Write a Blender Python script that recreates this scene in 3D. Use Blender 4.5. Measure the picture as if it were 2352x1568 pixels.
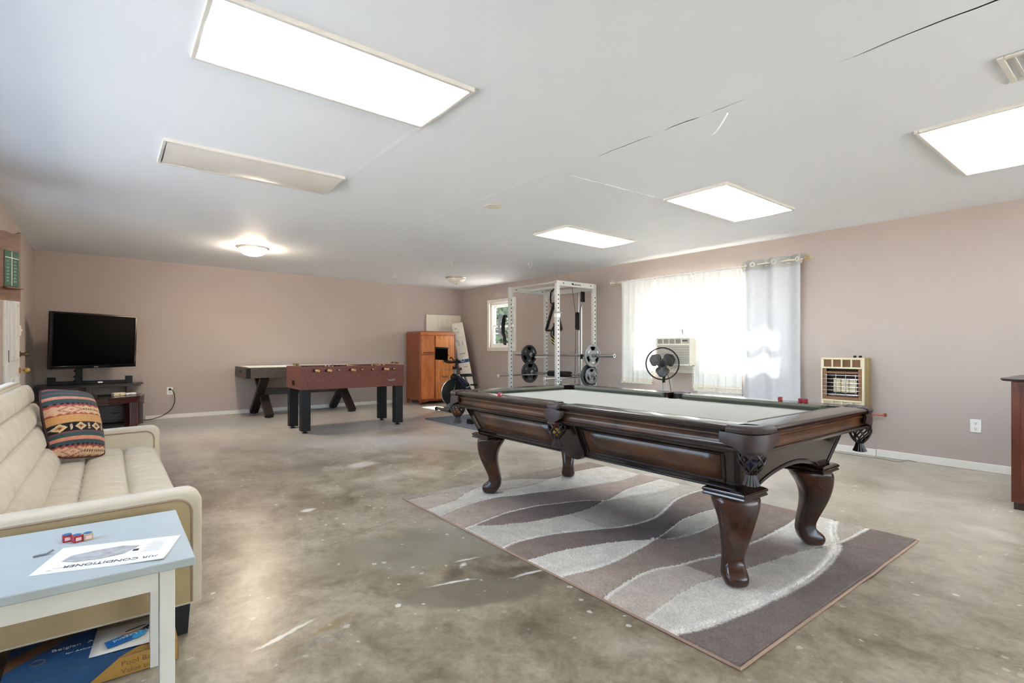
import bpy, math, random
from mathutils import Matrix, Vector
R = math.radians
PI = math.pi
SC = bpy.context.scene
for _o in list(bpy.data.objects):
    bpy.data.objects.remove(_o)
COL = SC.collection
random.seed(7)

# ------------------------------------------------------------------ camera
cam_d = bpy.data.cameras.new('camera')
cam_d.sensor_width = 36.0
cam_d.sensor_fit = 'HORIZONTAL'
cam_d.lens = 1195.98 / 2352 * 36.0
cam_d.shift_y = 15.75 / 2352
cam_d.clip_start = 0.02
cam = bpy.data.objects.new('camera', cam_d)
cam.location = (0, 0, 1.12)
cam.rotation_euler = (R(90), 0, -0.65995)
COL.objects.link(cam)
SC.camera = cam

# ------------------------------------------------------------------ world, sun, exposure
SC.view_settings.view_transform = 'Standard'
SC.view_settings.look = 'None'
SC.view_settings.exposure = 1.74
SC.view_settings.gamma = 1.0
SC.view_settings.use_curve_mapping = False
SC.cycles.max_bounces = 8
SC.cycles.diffuse_bounces = 6
SC.cycles.glossy_bounces = 3
SC.cycles.adaptive_threshold = 0.15
SC.cycles.adaptive_min_samples = 16
SC.cycles.transparent_max_bounces = 12
SC.cycles.sample_clamp_indirect = 6.0
SC.cycles.use_denoising = True
SC.cycles.caustics_reflective = False
SC.cycles.caustics_refractive = False

SKY_STRENGTH = 0.6
PANEL_STRENGTH = 4.0
SUN_STRENGTH = 23.0

world = bpy.data.worlds.new('world')
SC.world = world
world.use_nodes = True
_wt = world.node_tree
_sky = _wt.nodes.new('ShaderNodeTexSky')
_sky.sky_type = 'NISHITA'
_sky.sun_disc = False
_sky.sun_elevation = R(44)
_sky.sun_rotation = R(90)
_sky.air_density = 1.0
_sky.dust_density = 1.5
_bg = _wt.nodes['Background']
_bg.inputs[1].default_value = SKY_STRENGTH
_wt.links.new(_sky.outputs[0], _bg.inputs[0])

sun_d = bpy.data.lights.new('sun', 'SUN')
sun_d.energy = SUN_STRENGTH
sun_d.angle = R(0.9)
sun_d.color = (1.0, 0.96, 0.9)
sun = bpy.data.objects.new('sun', sun_d)
sun.rotation_euler = Vector((-1.0, 0.05, -0.92)).to_track_quat('-Z', 'Y').to_euler()
sun.location = (14, 4, 12)
COL.objects.link(sun)

# ------------------------------------------------------------------ colours and materials
def lin(r, g=None, b=None):
    if g is None:
        r, g, b = r
    f = lambda c: (c / 255 / 12.92) if c / 255 <= 0.04045 else ((c / 255 + 0.055) / 1.055) ** 2.4
    return (f(r), f(g), f(b), 1.0)

class NT:
    def __init__(s, name):
        s.m = bpy.data.materials.new(name)
        s.m.use_nodes = True
        s.t = s.m.node_tree
        s.p = s.t.nodes['Principled BSDF']
        s.out = s.t.nodes['Material Output']
    def n(s, typ, ins=None, **kw):
        nd = s.t.nodes.new('ShaderNode' + typ)
        for k, v in kw.items():
            setattr(nd, k, v)
        for k, v in (ins or {}).items():
            s.set(nd.inputs[k], v)
        return nd
    def set(s, sock, v):
        if hasattr(v, 'bl_idname') and hasattr(v, 'is_output'):
            s.t.links.new(v, sock)
        elif hasattr(v, 'outputs'):
            s.t.links.new(v.outputs[0], sock)
        else:
            sock.default_value = v
    def math(s, op, a, b=0.0, clamp=False):
        nd = s.n('Math', {0: a, 1: b}, operation=op)
        nd.use_clamp = clamp
        return nd.outputs[0]
    def mix(s, fac, a, b, blend='MIX'):
        nd = s.n('Mix', None, data_type='RGBA', blend_type=blend)
        s.set(nd.inputs[0], fac); s.set(nd.inputs[6], a); s.set(nd.inputs[7], b)
        return nd.outputs[2]
    def ramp(s, fac, stops, interp='LINEAR'):
        nd = s.n('ValToRGB', {0: fac})
        cr = nd.color_ramp
        cr.interpolation = interp
        while len(cr.elements) < len(stops):
            cr.elements.new(0.5)
        for e, (p, c) in zip(cr.elements, stops):
            e.position = p
            e.color = c if len(c) == 4 else tuple(c) + (1,)
        return nd.outputs[0]
    def coords(s, scale=(1, 1, 1), kind='Object', rot=(0, 0, 0), loc=(0, 0, 0)):
        tc = s.n('TexCoord')
        mp = s.n('Mapping', {'Vector': tc.outputs[kind], 'Scale': scale, 'Rotation': rot, 'Location': loc})
        return mp.outputs[0]
    def noise(s, vec, scale, detail=3.0, rough=0.55, dist=0.0):
        nd = s.n('TexNoise', {'Vector': vec, 'Scale': scale, 'Detail': detail, 'Roughness': rough, 'Distortion': dist})
        return nd.outputs['Fac']
    def bump(s, h, strength=0.2, dist=0.01):
        b = s.n('Bump', {'Height': h, 'Strength': strength, 'Distance': dist})
        s.set(s.p.inputs['Normal'], b.outputs[0])

def W(v):
    return (v, v, v, 1)

MATS = {}
def mat(name, c, rough=0.5, metal=0.0, var=0.06, vs=9.0, bump=0.0, bs=150.0, coat=0.0, spec=0.5, sheen=0.0, emit=None, es=0.0):
    if name in MATS:
        return MATS[name]
    k = NT(name)
    v = k.coords()
    base = lin(c)
    if var > 0:
        f = k.noise(v, vs, 4.0)
        lo = tuple(x * (1 - var * 1.6) for x in base[:3]) + (1,)
        hi = tuple(min(1, x * (1 + var * 1.6)) for x in base[:3]) + (1,)
        k.set(k.p.inputs['Base Color'], k.ramp(f, [(0.25, lo), (0.75, hi)]))
    else:
        k.p.inputs['Base Color'].default_value = base
    k.p.inputs['Roughness'].default_value = rough
    k.p.inputs['Metallic'].default_value = metal
    k.p.inputs['Specular IOR Level'].default_value = spec
    k.p.inputs['Coat Weight'].default_value = coat
    k.p.inputs['Coat Roughness'].default_value = 0.12
    k.p.inputs['Sheen Weight'].default_value = sheen
    if bump > 0:
        k.bump(k.noise(v, bs, 3.0), bump, 0.004)
    if emit:
        k.p.inputs['Emission Color'].default_value = lin(emit)
        k.p.inputs['Emission Strength'].default_value = es
    MATS[name] = k.m
    return k.m

def wood(name, dark, light, grain=(1, 1, 14), rough=0.35, coat=0.2, scale=6.0, bump=0.06):
    if name in MATS:
        return MATS[name]
    k = NT(name)
    v = k.coords(scale=grain)
    f = k.noise(v, scale, 6.0, 0.6, 0.6)
    f2 = k.noise(k.coords(scale=tuple(g * 3 for g in grain)), scale * 2, 3.0)
    f3 = k.math('ADD', k.math('MULTIPLY', f, 0.75), k.math('MULTIPLY', f2, 0.25))
    k.set(k.p.inputs['Base Color'], k.ramp(f3, [(0.32, lin(dark)), (0.68, lin(light))]))
    k.p.inputs['Roughness'].default_value = rough
    k.p.inputs['Coat Weight'].default_value = coat
    k.p.inputs['Coat Roughness'].default_value = 0.15
    k.bump(f3, bump, 0.003)
    MATS[name] = k.m
    return k.m

def emis(name, c, s):
    if name in MATS:
        return MATS[name]
    k = NT(name)
    k.p.inputs['Base Color'].default_value = lin(c)
    k.p.inputs['Roughness'].default_value = 0.4
    k.p.inputs['Emission Color'].default_value = lin(c)
    k.p.inputs['Emission Strength'].default_value = s
    MATS[name] = k.m
    return k.m

def glass_mat(name, tint=(255, 255, 255), refl=0.08):
    if name in MATS:
        return MATS[name]
    k = NT(name)
    tr = k.n('BsdfTransparent', {'Color': lin(tint)})
    gl = k.n('BsdfGlossy', {'Roughness': 0.02})
    mx = k.n('MixShader', {0: refl, 1: tr.outputs[0], 2: gl.outputs[0]})
    k.t.links.new(mx.outputs[0], k.out.inputs[0])
    MATS[name] = k.m
    return k.m

def cloth_mat(name, c, trans=0.5, see=0.0, weave=700.0, tc=None):
    """thin woven cloth: diffuse + translucent (+ open weave)"""
    if name in MATS:
        return MATS[name]
    k = NT(name)
    v = k.coords()
    f = k.noise(v, 30.0, 3.0)
    col = k.ramp(f, [(0.3, tuple(x * 0.94 for x in lin(c)[:3]) + (1,)), (0.7, lin(c))])
    df = k.n('BsdfDiffuse', {'Color': col})
    tl = k.n('BsdfTranslucent', {'Color': lin(tc) if tc else col})
    m1 = k.n('MixShader', {0: trans, 1: df.outputs[0], 2: tl.outputs[0]})
    res = m1
    if see > 0:
        tp = k.n('BsdfTransparent', {'Color': W(1)})
        res = k.n('MixShader', {0: see, 1: m1.outputs[0], 2: tp.outputs[0]})
    k.t.links.new(res.outputs[0], k.out.inputs[0])
    MATS[name] = k.m
    return k.m

def vcol_mat(name, rough=0.9, bump=0.0, bs=400.0, sheen=0.0, attr='col', mott=0.0, ms=60.0, big=0.0):
    if name in MATS:
        return MATS[name]
    k = NT(name)
    a = k.n('Attribute', None, attribute_name=attr)
    c = a.outputs['Color']
    v = k.coords()
    if mott > 0:
        f = k.noise(v, ms, 4.0, 0.7)
        c = k.mix(1.0, c, k.ramp(f, [(0.3, W(1 - mott)), (0.7, W(1 + mott * 0.4))]), 'MULTIPLY')
    if big > 0:
        f = k.noise(v, 9.0, 5.0, 0.65)
        c = k.mix(1.0, c, k.ramp(f, [(0.35, W(1 - big)), (0.65, W(1 + big))]), 'MULTIPLY')
    k.set(k.p.inputs['Base Color'], c)
    k.p.inputs['Roughness'].default_value = rough
    k.p.inputs['Specular IOR Level'].default_value = 0.2
    k.p.inputs['Sheen Weight'].default_value = sheen
    if bump > 0:
        k.bump(k.noise(v, bs, 4.0, 0.7), bump, 0.006)
    MATS[name] = k.m
    return k.m

# ------------------------------------------------------------------ mesh builder
class MB:
    def __init__(s):
        s.v = []; s.f = []; s.c = []
    def add(s, vs, fs):
        o = len(s.v)
        s.v.extend([tuple(p) for p in vs])
        s.f.extend([tuple(i + o for i in f) for f in fs])
        return s
    def box(s, x0, x1, y0, y1, z0, z1, M=None):
        vs = [(x, y, z) for z in (z0, z1) for y in (y0, y1) for x in (x0, x1)]
        if M is not None:
            vs = [M @ Vector(p) for p in vs]
        return s.add(vs, [(0, 2, 3, 1), (4, 5, 7, 6), (0, 1, 5, 4), (2, 6, 7, 3), (0, 4, 6, 2), (1, 3, 7, 5)])
    def bar(s, a, b, w, h, up=(0, 0, 1)):
        a, b = Vector(a), Vector(b)
        d = (b - a).normalized()
        up = Vector(up)
        if abs(d.dot(up)) > 0.98:
            up = Vector((1, 0, 0))
        r = d.cross(up).normalized(); u = r.cross(d)
        vs = [p + r * (w / 2 * sx) + u * (h / 2 * sz) for p in (a, b) for sx, sz in ((-1, -1), (1, -1), (1, 1), (-1, 1))]
        return s.add(vs, [(0, 1, 2, 3), (7, 6, 5, 4), (0, 4, 5, 1), (1, 5, 6, 2), (2, 6, 7, 3), (3, 7, 4, 0)])
    def rings(s, rings, closed=True, cap0=True, cap1=True, loop=False):
        n = len(rings[0]); m = len(rings)
        vs = [p for r in rings for p in r]
        fs = []
        for i in range(m if loop else m - 1):
            i2 = (i + 1) % m
            for j in range(n if closed else n - 1):
                j2 = (j + 1) % n
                fs.append((i * n + j, i * n + j2, i2 * n + j2, i2 * n + j))
        if closed and not loop:
            if cap0: fs.append(tuple(range(n))[::-1])
            if cap1: fs.append(tuple((m - 1) * n + j for j in range(n)))
        return s.add(vs, fs)
    def tube(s, pts, r, n=8, loop=False, cap=True):
        pts = [Vector(p) for p in pts]
        m = len(pts)
        rs = r if isinstance(r, (list, tuple)) else [r] * m
        prev = None; out = []
        for i, p in enumerate(pts):
            if loop:
                d = (pts[(i + 1) % m] - pts[i - 1])
            else:
                d = pts[min(i + 1, m - 1)] - pts[max(i - 1, 0)]
            d = d.normalized() if d.length > 1e-9 else Vector((0, 0, 1))
            if prev is None:
                up = Vector((0, 0, 1)) if abs(d.z) < 0.9 else Vector((1, 0, 0))
                a = d.cross(up).normalized()
            else:
                a = (prev - d * prev.dot(d))
                a = a.normalized() if a.length > 1e-6 else d.orthogonal().normalized()
            prev = a
            b = d.cross(a)
            out.append([p + (a * math.cos(2 * PI * j / n) + b * math.sin(2 * PI * j / n)) * rs[i] for j in range(n)])
        return s.rings(out, True, cap, cap, loop)
    def cyl(s, a, b, r0, r1=None, n=16):
        return s.tube([a, b], [r0, r0 if r1 is None else r1], n)
    def lathe(s, prof, n=24, M=None):
        out = []
        for r, z in prof:
            ring = [Vector((r * math.cos(2 * PI * j / n), r * math.sin(2 * PI * j / n), z)) for j in range(n)]
            if M is not None:
                ring = [M @ p for p in ring]
            out.append(ring)
        return s.rings(out, True, prof[0][0] > 1e-6, prof[-1][0] > 1e-6)
    def torus(s, c, nrm, Rr, r, n=24, k=8):
        q = Vector(nrm).normalized().to_track_quat('Z', 'Y')
        pts = [Vector(c) + q @ Vector((Rr * math.cos(2 * PI * i / n), Rr * math.sin(2 * PI * i / n), 0)) for i in range(n)]
        return s.tube(pts, r, k, True)
    def prism(s, poly, fn, t0, t1):
        """poly: 2d outline, fn(u, v, t) -> point"""
        n = len(poly)
        vs = [fn(u, v, t) for t in (t0, t1) for u, v in poly]
        fs = [tuple(range(n))[::-1], tuple(range(n, 2 * n))]
        fs += [(i, (i + 1) % n, n + (i + 1) % n, n + i) for i in range(n)]
        return s.add(vs, fs)
    def grid(s, fn, nu, nv, loopu=False):
        vs = [fn(i / nu, j / nv) for j in range(nv + 1) for i in range(nu + 1)]
        fs = [(j * (nu + 1) + i, j * (nu + 1) + i + 1, (j + 1) * (nu + 1) + i + 1, (j + 1) * (nu + 1) + i)
              for j in range(nv) for i in range(nu)]
        return s.add(vs, fs)
    def ball(s, c, r, n=12, sc=(1, 1, 1)):
        c = Vector(c)
        prof = [(math.sin(PI * i / n) * r, -math.cos(PI * i / n) * r) for i in range(n + 1)]
        prof[0] = (0.0, -r); prof[-1] = (0.0, r)
        out = []
        k = n * 2
        for rr, z in prof:
            out.append([c + Vector((max(rr, 1e-5) * math.cos(2 * PI * j / k) * sc[0], max(rr, 1e-5) * math.sin(2 * PI * j / k) * sc[1], z * sc[2])) for j in range(k)])
        return s.rings(out, True, True, True)
    def xf(s, M):
        s.v = [tuple(M @ Vector(p)) for p in s.v]
        return s
    def build(s, name, m, parent=None, smooth=30, bevel=0.0, seg=2, cols=None, sub=0, solid=0.0):
        me = bpy.data.meshes.new(name)
        me.from_pydata(s.v, [], s.f)
        me.validate()
        if smooth:
            me.polygons.foreach_set('use_smooth', [True] * len(me.polygons))
            try:
                me.set_sharp_from_angle(angle=R(smooth))
            except Exception:
                pass
        me.materials.append(m)
        if cols is not None:
            at = me.color_attributes.new('col', 'FLOAT_COLOR', 'POINT')
            flat = []
            for c in cols:
                flat.extend((c[0], c[1], c[2], 1.0))
            at.data.foreach_set('color', flat)
        me.update()
        o = bpy.data.objects.new(name, me)
        COL.objects.link(o)
        if parent is not None:
            o.parent = parent
        if solid:
            md = o.modifiers.new('solid', 'SOLIDIFY'); md.thickness = solid
        if sub:
            md = o.modifiers.new('sub', 'SUBSURF'); md.levels = sub; md.render_levels = sub
        if bevel:
            md = o.modifiers.new('bevel', 'BEVEL')
            md.width = bevel; md.segments = seg; md.limit_method = 'ANGLE'; md.angle_limit = R(35)
            md.harden_normals = False
        return o

def fixn(o):
    """make the face normals of a mesh consistent"""
    import bmesh
    bm = bmesh.new(); bm.from_mesh(o.data)
    bmesh.ops.recalc_face_normals(bm, faces=bm.faces)
    bm.to_mesh(o.data); bm.free()
    return o

def tag(o, label, cat=None, group=None, kind=None):
    if label: o['label'] = label
    if cat: o['category'] = cat
    if group: o['group'] = group
    if kind: o['kind'] = kind
    return o

def thing(name, label, cat, loc=(0, 0, 0), rz=0.0, group=None):
    o = bpy.data.objects.new(name, None)
    o.empty_display_size = 0.1
    COL.objects.link(o)
    o.location = loc
    o.rotation_euler = (0, 0, rz)
    return tag(o, label, cat, group)

def struct(name, mb, m, label, **kw):
    o = mb.build(name, m, **kw)
    o['kind'] = 'structure'
    o['label'] = label
    return o

def copy_tree(o, parent=None):
    c = o.copy()
    COL.objects.link(c)
    if parent is not None:
        c.parent = parent
    for ch in list(o.children):
        copy_tree(ch, c)
    return c

def B(x0, x1, y0, y1, z0, z1):
    return MB().box(x0, x1, y0, y1, z0, z1)

def text(name, s, size, m, parent, M, extrude=0.0004, align='LEFT', sx=1.0):
    cu = bpy.data.curves.new(name, 'FONT')
    cu.body = s; cu.size = size; cu.extrude = extrude; cu.align_x = align
    cu.resolution_u = 2
    t = bpy.data.objects.new(name + '_tmp', cu)
    COL.objects.link(t)
    dg = bpy.context.evaluated_depsgraph_get()
    me = bpy.data.meshes.new_from_object(t.evaluated_get(dg))
    bpy.data.objects.remove(t)
    me.name = name
    me.transform(M @ Matrix.Diagonal((sx, 1, 1, 1)))
    me.materials.clear(); me.materials.append(m)
    o = bpy.data.objects.new(name, me)
    COL.objects.link(o)
    o.parent = parent
    return o

def frame(o, x, y):
    """matrix with origin o, x axis x, y axis y"""
    x = Vector(x).normalized(); y = Vector(y); z = x.cross(y).normalized(); y = z.cross(x)
    M = Matrix.Identity(4)
    for i in range(3):
        M[i][0], M[i][1], M[i][2], M[i][3] = x[i], y[i], z[i], o[i]
    return M
def interp(xs, ys, x):
    if x <= xs[0]: return ys[0]
    for i in range(1, len(xs)):
        if x <= xs[i]:
            t = (x - xs[i - 1]) / (xs[i] - xs[i - 1])
            return ys[i - 1] * (1 - t) + ys[i] * t
    return ys[-1]
def smooth(xs, ys, x):
    """monotone-ish cubic (catmull-rom) interpolation"""
    n = len(xs)
    if x <= xs[0]: return ys[0]
    if x >= xs[-1]: return ys[-1]
    for i in range(1, n):
        if x <= xs[i]:
            i0, i1, i2, i3 = max(i - 2, 0), i - 1, i, min(i + 1, n - 1)
            h = xs[i2] - xs[i1]
            t = (x - xs[i1]) / h
            m1 = (ys[i2] - ys[i0]) / max(xs[i2] - xs[i0], 1e-9) * h
            m2 = (ys[i3] - ys[i1]) / max(xs[i3] - xs[i1], 1e-9) * h
            return ((2 * t ** 3 - 3 * t ** 2 + 1) * ys[i1] + (t ** 3 - 2 * t ** 2 + t) * m1
                    + (-2 * t ** 3 + 3 * t ** 2) * ys[i2] + (t ** 3 - t ** 2) * m2)

# ================================================================== the room
XL, XR, YB, YF = -0.82, 6.305, -3.4, 9.948
HC, SL = 2.425, 0.0129
def hz(x):
    return HC + SL * (XR - x)
WT = 0.14          # wall thickness

# ---- floor: worn, stained concrete
def floor_material():
    k = NT('stained_concrete')
    P = k.coords()
    warp = k.n('TexNoise', {'Vector': P, 'Scale': 3.2, 'Detail': 5.0, 'Roughness': 0.6})
    wv = k.n('VectorMath', {0: warp.outputs['Color'], 1: (0.5, 0.5, 0.5)}, operation='SUBTRACT')
    ws = k.n('VectorMath', {0: wv.outputs[0], 3: 0.38}, operation='SCALE')
    PW = k.n('VectorMath', {0: P, 1: ws.outputs[0]}, operation='ADD').outputs[0]
    big = k.noise(P, 0.75, 4.0, 0.6)
    mid = k.noise(k.coords(scale=(1.0, 0.75, 1)), 3.0, 9.0, 0.68, 0.3)
    fine = k.noise(P, 26.0, 4.0, 0.7)
    c = k.ramp(k.math('ADD', k.math('MULTIPLY', big, 0.45), k.math('MULTIPLY', mid, 0.55)),
               [(0.38, lin(116, 104, 88)), (0.46, lin(156, 146, 129)), (0.54, lin(173, 164, 148)), (0.63, lin(197, 191, 177))])
    c = k.mix(0.6, c, k.ramp(fine, [(0.3, lin(120, 112, 98)), (0.7, lin(205, 198, 184))]), 'SOFT_LIGHT')
    grime = k.noise(k.coords(scale=(1.0, 0.8, 1), loc=(3.1, 1.7, 0)), 4.5, 10.0, 0.74, 0.4)
    c = k.mix(1.0, c, k.ramp(grime, [(0.36, lin(206, 201, 192)), (0.52, W(1.0)), (0.66, W(1.06))]), 'MULTIPLY')
    sep = k.n('SeparateXYZ', {0: PW})
    # cooler, paler slab towards the far end; paler slab by the window wall
    far = k.n('MapRange', {0: sep.outputs[1], 1: 4.6, 2: 7.8})
    far.clamp = True
    c = k.mix(k.math('MULTIPLY', far.outputs[0], 0.55), c, lin(192, 192, 193))
    rt = k.n('MapRange', {0: sep.outputs[0], 1: 2.4, 2: 4.4}); rt.clamp = True
    c = k.mix(k.math('MULTIPLY', rt.outputs[0], 0.45), c, lin(193, 188, 174))
    # streaky brown dirt on the left half
    lft = k.n('MapRange', {0: sep.outputs[0], 1: 2.3, 2: 0.3}); lft.clamp = True
    midy = k.math('SUBTRACT', 1.0, k.math('MULTIPLY', k.math('ABSOLUTE', k.math('SUBTRACT', sep.outputs[1], 5.2)), 0.36), True)
    dirt = k.ramp(k.noise(k.coords(scale=(1.0, 0.55, 1)), 2.2, 9.0, 0.70, 0.3), [(0.40, W(0)), (0.58, W(1))])
    c = k.mix(k.math('MULTIPLY', k.math('MULTIPLY', k.math('MULTIPLY', lft.outputs[0], midy), dirt), 0.95), c, lin(104, 87, 70))
    def blob(c, x, y, rx, ry, ang, col, st, soft=0.25, vec=PW):
        mp = k.n('Mapping', {'Vector': vec, 'Location': (x, y, 0), 'Rotation': (0, 0, ang), 'Scale': (rx, ry, 1)}, vector_type='TEXTURE')
        sx = k.n('SeparateXYZ', {0: mp.outputs[0]})
        d = k.math('SQRT', k.math('ADD', k.math('MULTIPLY', sx.outputs[0], sx.outputs[0]), k.math('MULTIPLY', sx.outputs[1], sx.outputs[1])))
        mr = k.n('MapRange', {0: d, 1: 1.0 + soft, 2: 1.0 - soft, 3: 0.0, 4: st}); mr.clamp = True
        return k.mix(mr.outputs[0], c, lin(col))
    half = k.n('VectorMath', {0: wv.outputs[0], 3: 0.10}, operation='SCALE')
    PH = k.n('VectorMath', {0: P, 1: half.outputs[0]}, operation='ADD').outputs[0]
    c = blob(c, 1.42, 2.60, 0.42, 0.26, -0.5, (128, 124, 108), 0.75, 0.4)
    c = blob(c, 1.95, 2.75, 0.30, 0.25, 0.4, (150, 148, 134), 0.8, 0.5)
    c = blob(c, 1.33, 2.00, 0.33, 0.14, -0.42, (118, 110, 92), 0.8, 0.10, PH)
    c = blob(c, 0.95, 2.70, 0.20, 0.13, 0.7, (120, 106, 88), 0.6, 0.6)
    for (x, y, r, s) in ((0.783, 2.572, .07, .7), (0.983, 1.845, .045, .6), (1.131, 1.622, .055, .6), (1.014, 1.635, .05, .5),
                         (1.238, 1.729, .06, .5), (1.05, 2.42, .08, .5), (4.97, 1.61, .22, .5), (4.3, 1.9, .15, .35), (0.9, 1.95, .05, .5)):
        c = blob(c, x, y, r, r * 0.6, 0.6, (120, 108, 88), s, 0.6)
    c = blob(c, 0.72, 2.12, 0.10, 0.02, 0.4, (140, 122, 86), 0.8, 0.5, PH)
    c = blob(c, 2.55, 5.9, 0.9, 0.35, -0.5, (196, 197, 196), 0.6, 0.6)
    c = blob(c, 3.2, 6.5, 0.35, 0.15, 0.2, (120, 104, 96), 0.6, 0.6)
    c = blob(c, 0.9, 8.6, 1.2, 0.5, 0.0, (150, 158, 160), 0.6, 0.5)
    # white paint: a brushed streak, two patches, scuffs
    c = blob(c, 0.552, 2.158, 0.125, 0.011, 0.33, (222, 218, 208), 0.95, 0.3, PH)
    c = blob(c, 1.93, 4.85, 0.14, 0.09, 0.3, (218, 212, 198), 0.7, 0.25, PH)
    c = blob(c, 1.09, 3.71, 0.05, 0.035, 0.2, (224, 220, 210), 0.85, 0.3, PH)
    c = blob(c, 1.30, 2.13, 0.10, 0.008, -0.35, (226, 222, 212), 0.8, 0.5, PH)
    c = blob(c, 1.45, 2.28, 0.03, 0.012, 0.6, (226, 222, 212), 0.8, 0.5, PH)
    c = blob(c, 1.67, 2.00, 0.10, 0.012, -0.1, (222, 218, 210), 0.85, 0.4, PH)
    c = blob(c, 1.50, 2.33, 0.06, 0.010, -0.2, (226, 222, 212), 0.8, 0.4, PH)
    # blue paint marks
    for (x, y, a) in ((0.66, 2.06, 0.5), (0.70, 2.02, -0.4), (0.62, 2.02, 0.1), (0.86, 2.02, 0.5), (0.53, 1.98, 0.3)):
        c = blob(c, x, y, 0.045, 0.006, a, (104, 116, 118), 0.45, 0.8, PH)
    # scribed pale lines and dark skid marks
    for (x, y, l, a, col) in ((2.35, 4.2, 0.5, -0.66, (205, 200, 188)), (2.6, 4.05, 0.42, 0.55, (208, 203, 190)), (2.05, 4.3, 0.25, 0.5, (205, 200, 188)),
                              (1.75, 3.75, 0.35, -0.75, (112, 104, 92)), (1.95, 3.9, 0.3, -0.7, (120, 112, 100)), (1.44, 3.79, 0.10, 0.5, (92, 80, 64)),
                              (1.30, 3.10, 0.35, 0.25, (118, 104, 86))):
        c = blob(c, x, y, l, 0.006, a, col, 0.6, 0.6, PH)
    # paint spatter
    vo = k.n('TexVoronoi', {'Vector': P, 'Scale': 21.0, 'Randomness': 1.0}, feature='F1')
    rad = k.n('SeparateColor', {0: vo.outputs['Color']})
    thr = k.math('MULTIPLY', k.math('POWER', rad.outputs[0], 6.0), 0.30)
    sp = k.math('LESS_THAN', k.math('ADD', vo.outputs['Distance'], k.math('MULTIPLY', k.math('SUBTRACT', k.noise(P, 60.0, 2.0), 0.5), 0.5)), thr)
    reg = k.ramp(k.noise(P, 1.1, 3.0), [(0.44, W(0)), (0.56, W(1))])
    c = k.mix(k.math('MULTIPLY', k.math('MULTIPLY', sp, reg), 0.85), c, lin(226, 222, 214))
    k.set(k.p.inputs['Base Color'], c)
    k.p.inputs['Roughness'].default_value = 0.31
    k.p.inputs['Specular IOR Level'].default_value = 0.5
    k.bump(k.math('ADD', k.math('MULTIPLY', mid, 0.6), k.math('MULTIPLY', fine, 0.25)), 0.12, 0.01)
    return k.m
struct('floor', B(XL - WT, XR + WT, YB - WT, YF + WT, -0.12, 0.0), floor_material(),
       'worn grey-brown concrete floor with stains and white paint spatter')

# ---- walls
def wall_material(name, c):
    k = NT(name)
    P = k.coords()
    f = k.noise(P, 1.3, 3.0)
    k.set(k.p.inputs['Base Color'], k.ramp(f, [(0.3, tuple(x * 0.97 for x in lin(c)[:3]) + (1,)), (0.7, lin(c))]))
    k.p.inputs['Roughness'].default_value = 0.62
    k.p.inputs['Specular IOR Level'].default_value = 0.3
    k.bump(k.noise(P, 190.0, 3.0, 0.7), 0.10, 0.003)
    return k.m
M_WALL = wall_material('beige_wall_paint', (183, 170, 163))
M_TRIM = mat('white_trim_paint', (232, 229, 222), 0.35, var=0.02)
TOP = 2.62
def wall_with_holes(axis_fn, a0, a1, z0, z1, holes, t0, t1):
    m = MB()
    xs = sorted({a0, a1} | {h[0] for h in holes} | {h[1] for h in holes})
    for i in range(len(xs) - 1):
        p, q = xs[i], xs[i + 1]
        hs = [h for h in holes if h[0] <= p and h[1] >= q]
        segs = [(z0, z1)]
        if hs:
            segs = [(z0, hs[0][2]), (hs[0][3], z1)]
        for s0, s1 in segs:
            axis_fn(m, p, q, s0, s1, t0, t1)
    return m
struct('wall_far', B(XL - WT, XR + WT, YF, YF + WT, 0, TOP), M_WALL, 'long beige-pink far wall behind the game tables')
W4 = (1.5, 5.3, 0.6, 2.2)
W5 = (6.06, 6.74, 0.5, 2.15)
struct('wall_left', wall_with_holes(lambda m, p, q, s0, s1, t0, t1: m.box(t0, t1, p, q, s0, s1), YB, YF, 0, TOP, [W4, W5], XL - WT, XL), M_WALL, 'beige wall with the white panelled door at the left')
# window openings in the right wall: (y0, y1, z0, z1)
W1 = (8.06, 8.88, 1.14, 2.05)
W2 = (2.80, 5.10, 0.85, 2.05)
mw = wall_with_holes(lambda m, p, q, s0, s1, t0, t1: m.box(t0, t1, p, q, s0, s1), YB, YF, 0, TOP, [W1, W2], XR, XR + WT)
struct('wall_right', mw, M_WALL, 'beige wall with the curtained window, heater and small sash window')
WB = (0.2, 5.4, 0.35, 2.2)
mw = wall_with_holes(lambda m, p, q, s0, s1, t0, t1: m.box(p, q, t0, t1, s0, s1), XL - WT, XR + WT, 0, TOP, [WB], YB - WT, YB)
struct('wall_back', mw, M_WALL, 'beige wall behind the viewer with an added wide window')

# ---- baseboards
def baseboard(name, mb, label):
    struct(name, mb, M_TRIM, label, bevel=0.004)
baseboard('baseboard_far', B(0.46, 4.84, YF - 0.014, YF, 0, 0.065), 'low white baseboard along the far wall')
baseboard('baseboard_right', MB().box(XR - 0.014, XR, YB, 1.95, 0, 0.075).box(XR - 0.014, XR, 1.953, YF, 0, 0.073), 'white baseboard under the heater and outlet')
baseboard('baseboard_left', B(XL, XL + 0.014, YB, 6.95, 0, 0.07), 'white baseboard behind the cream sofa')

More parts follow.
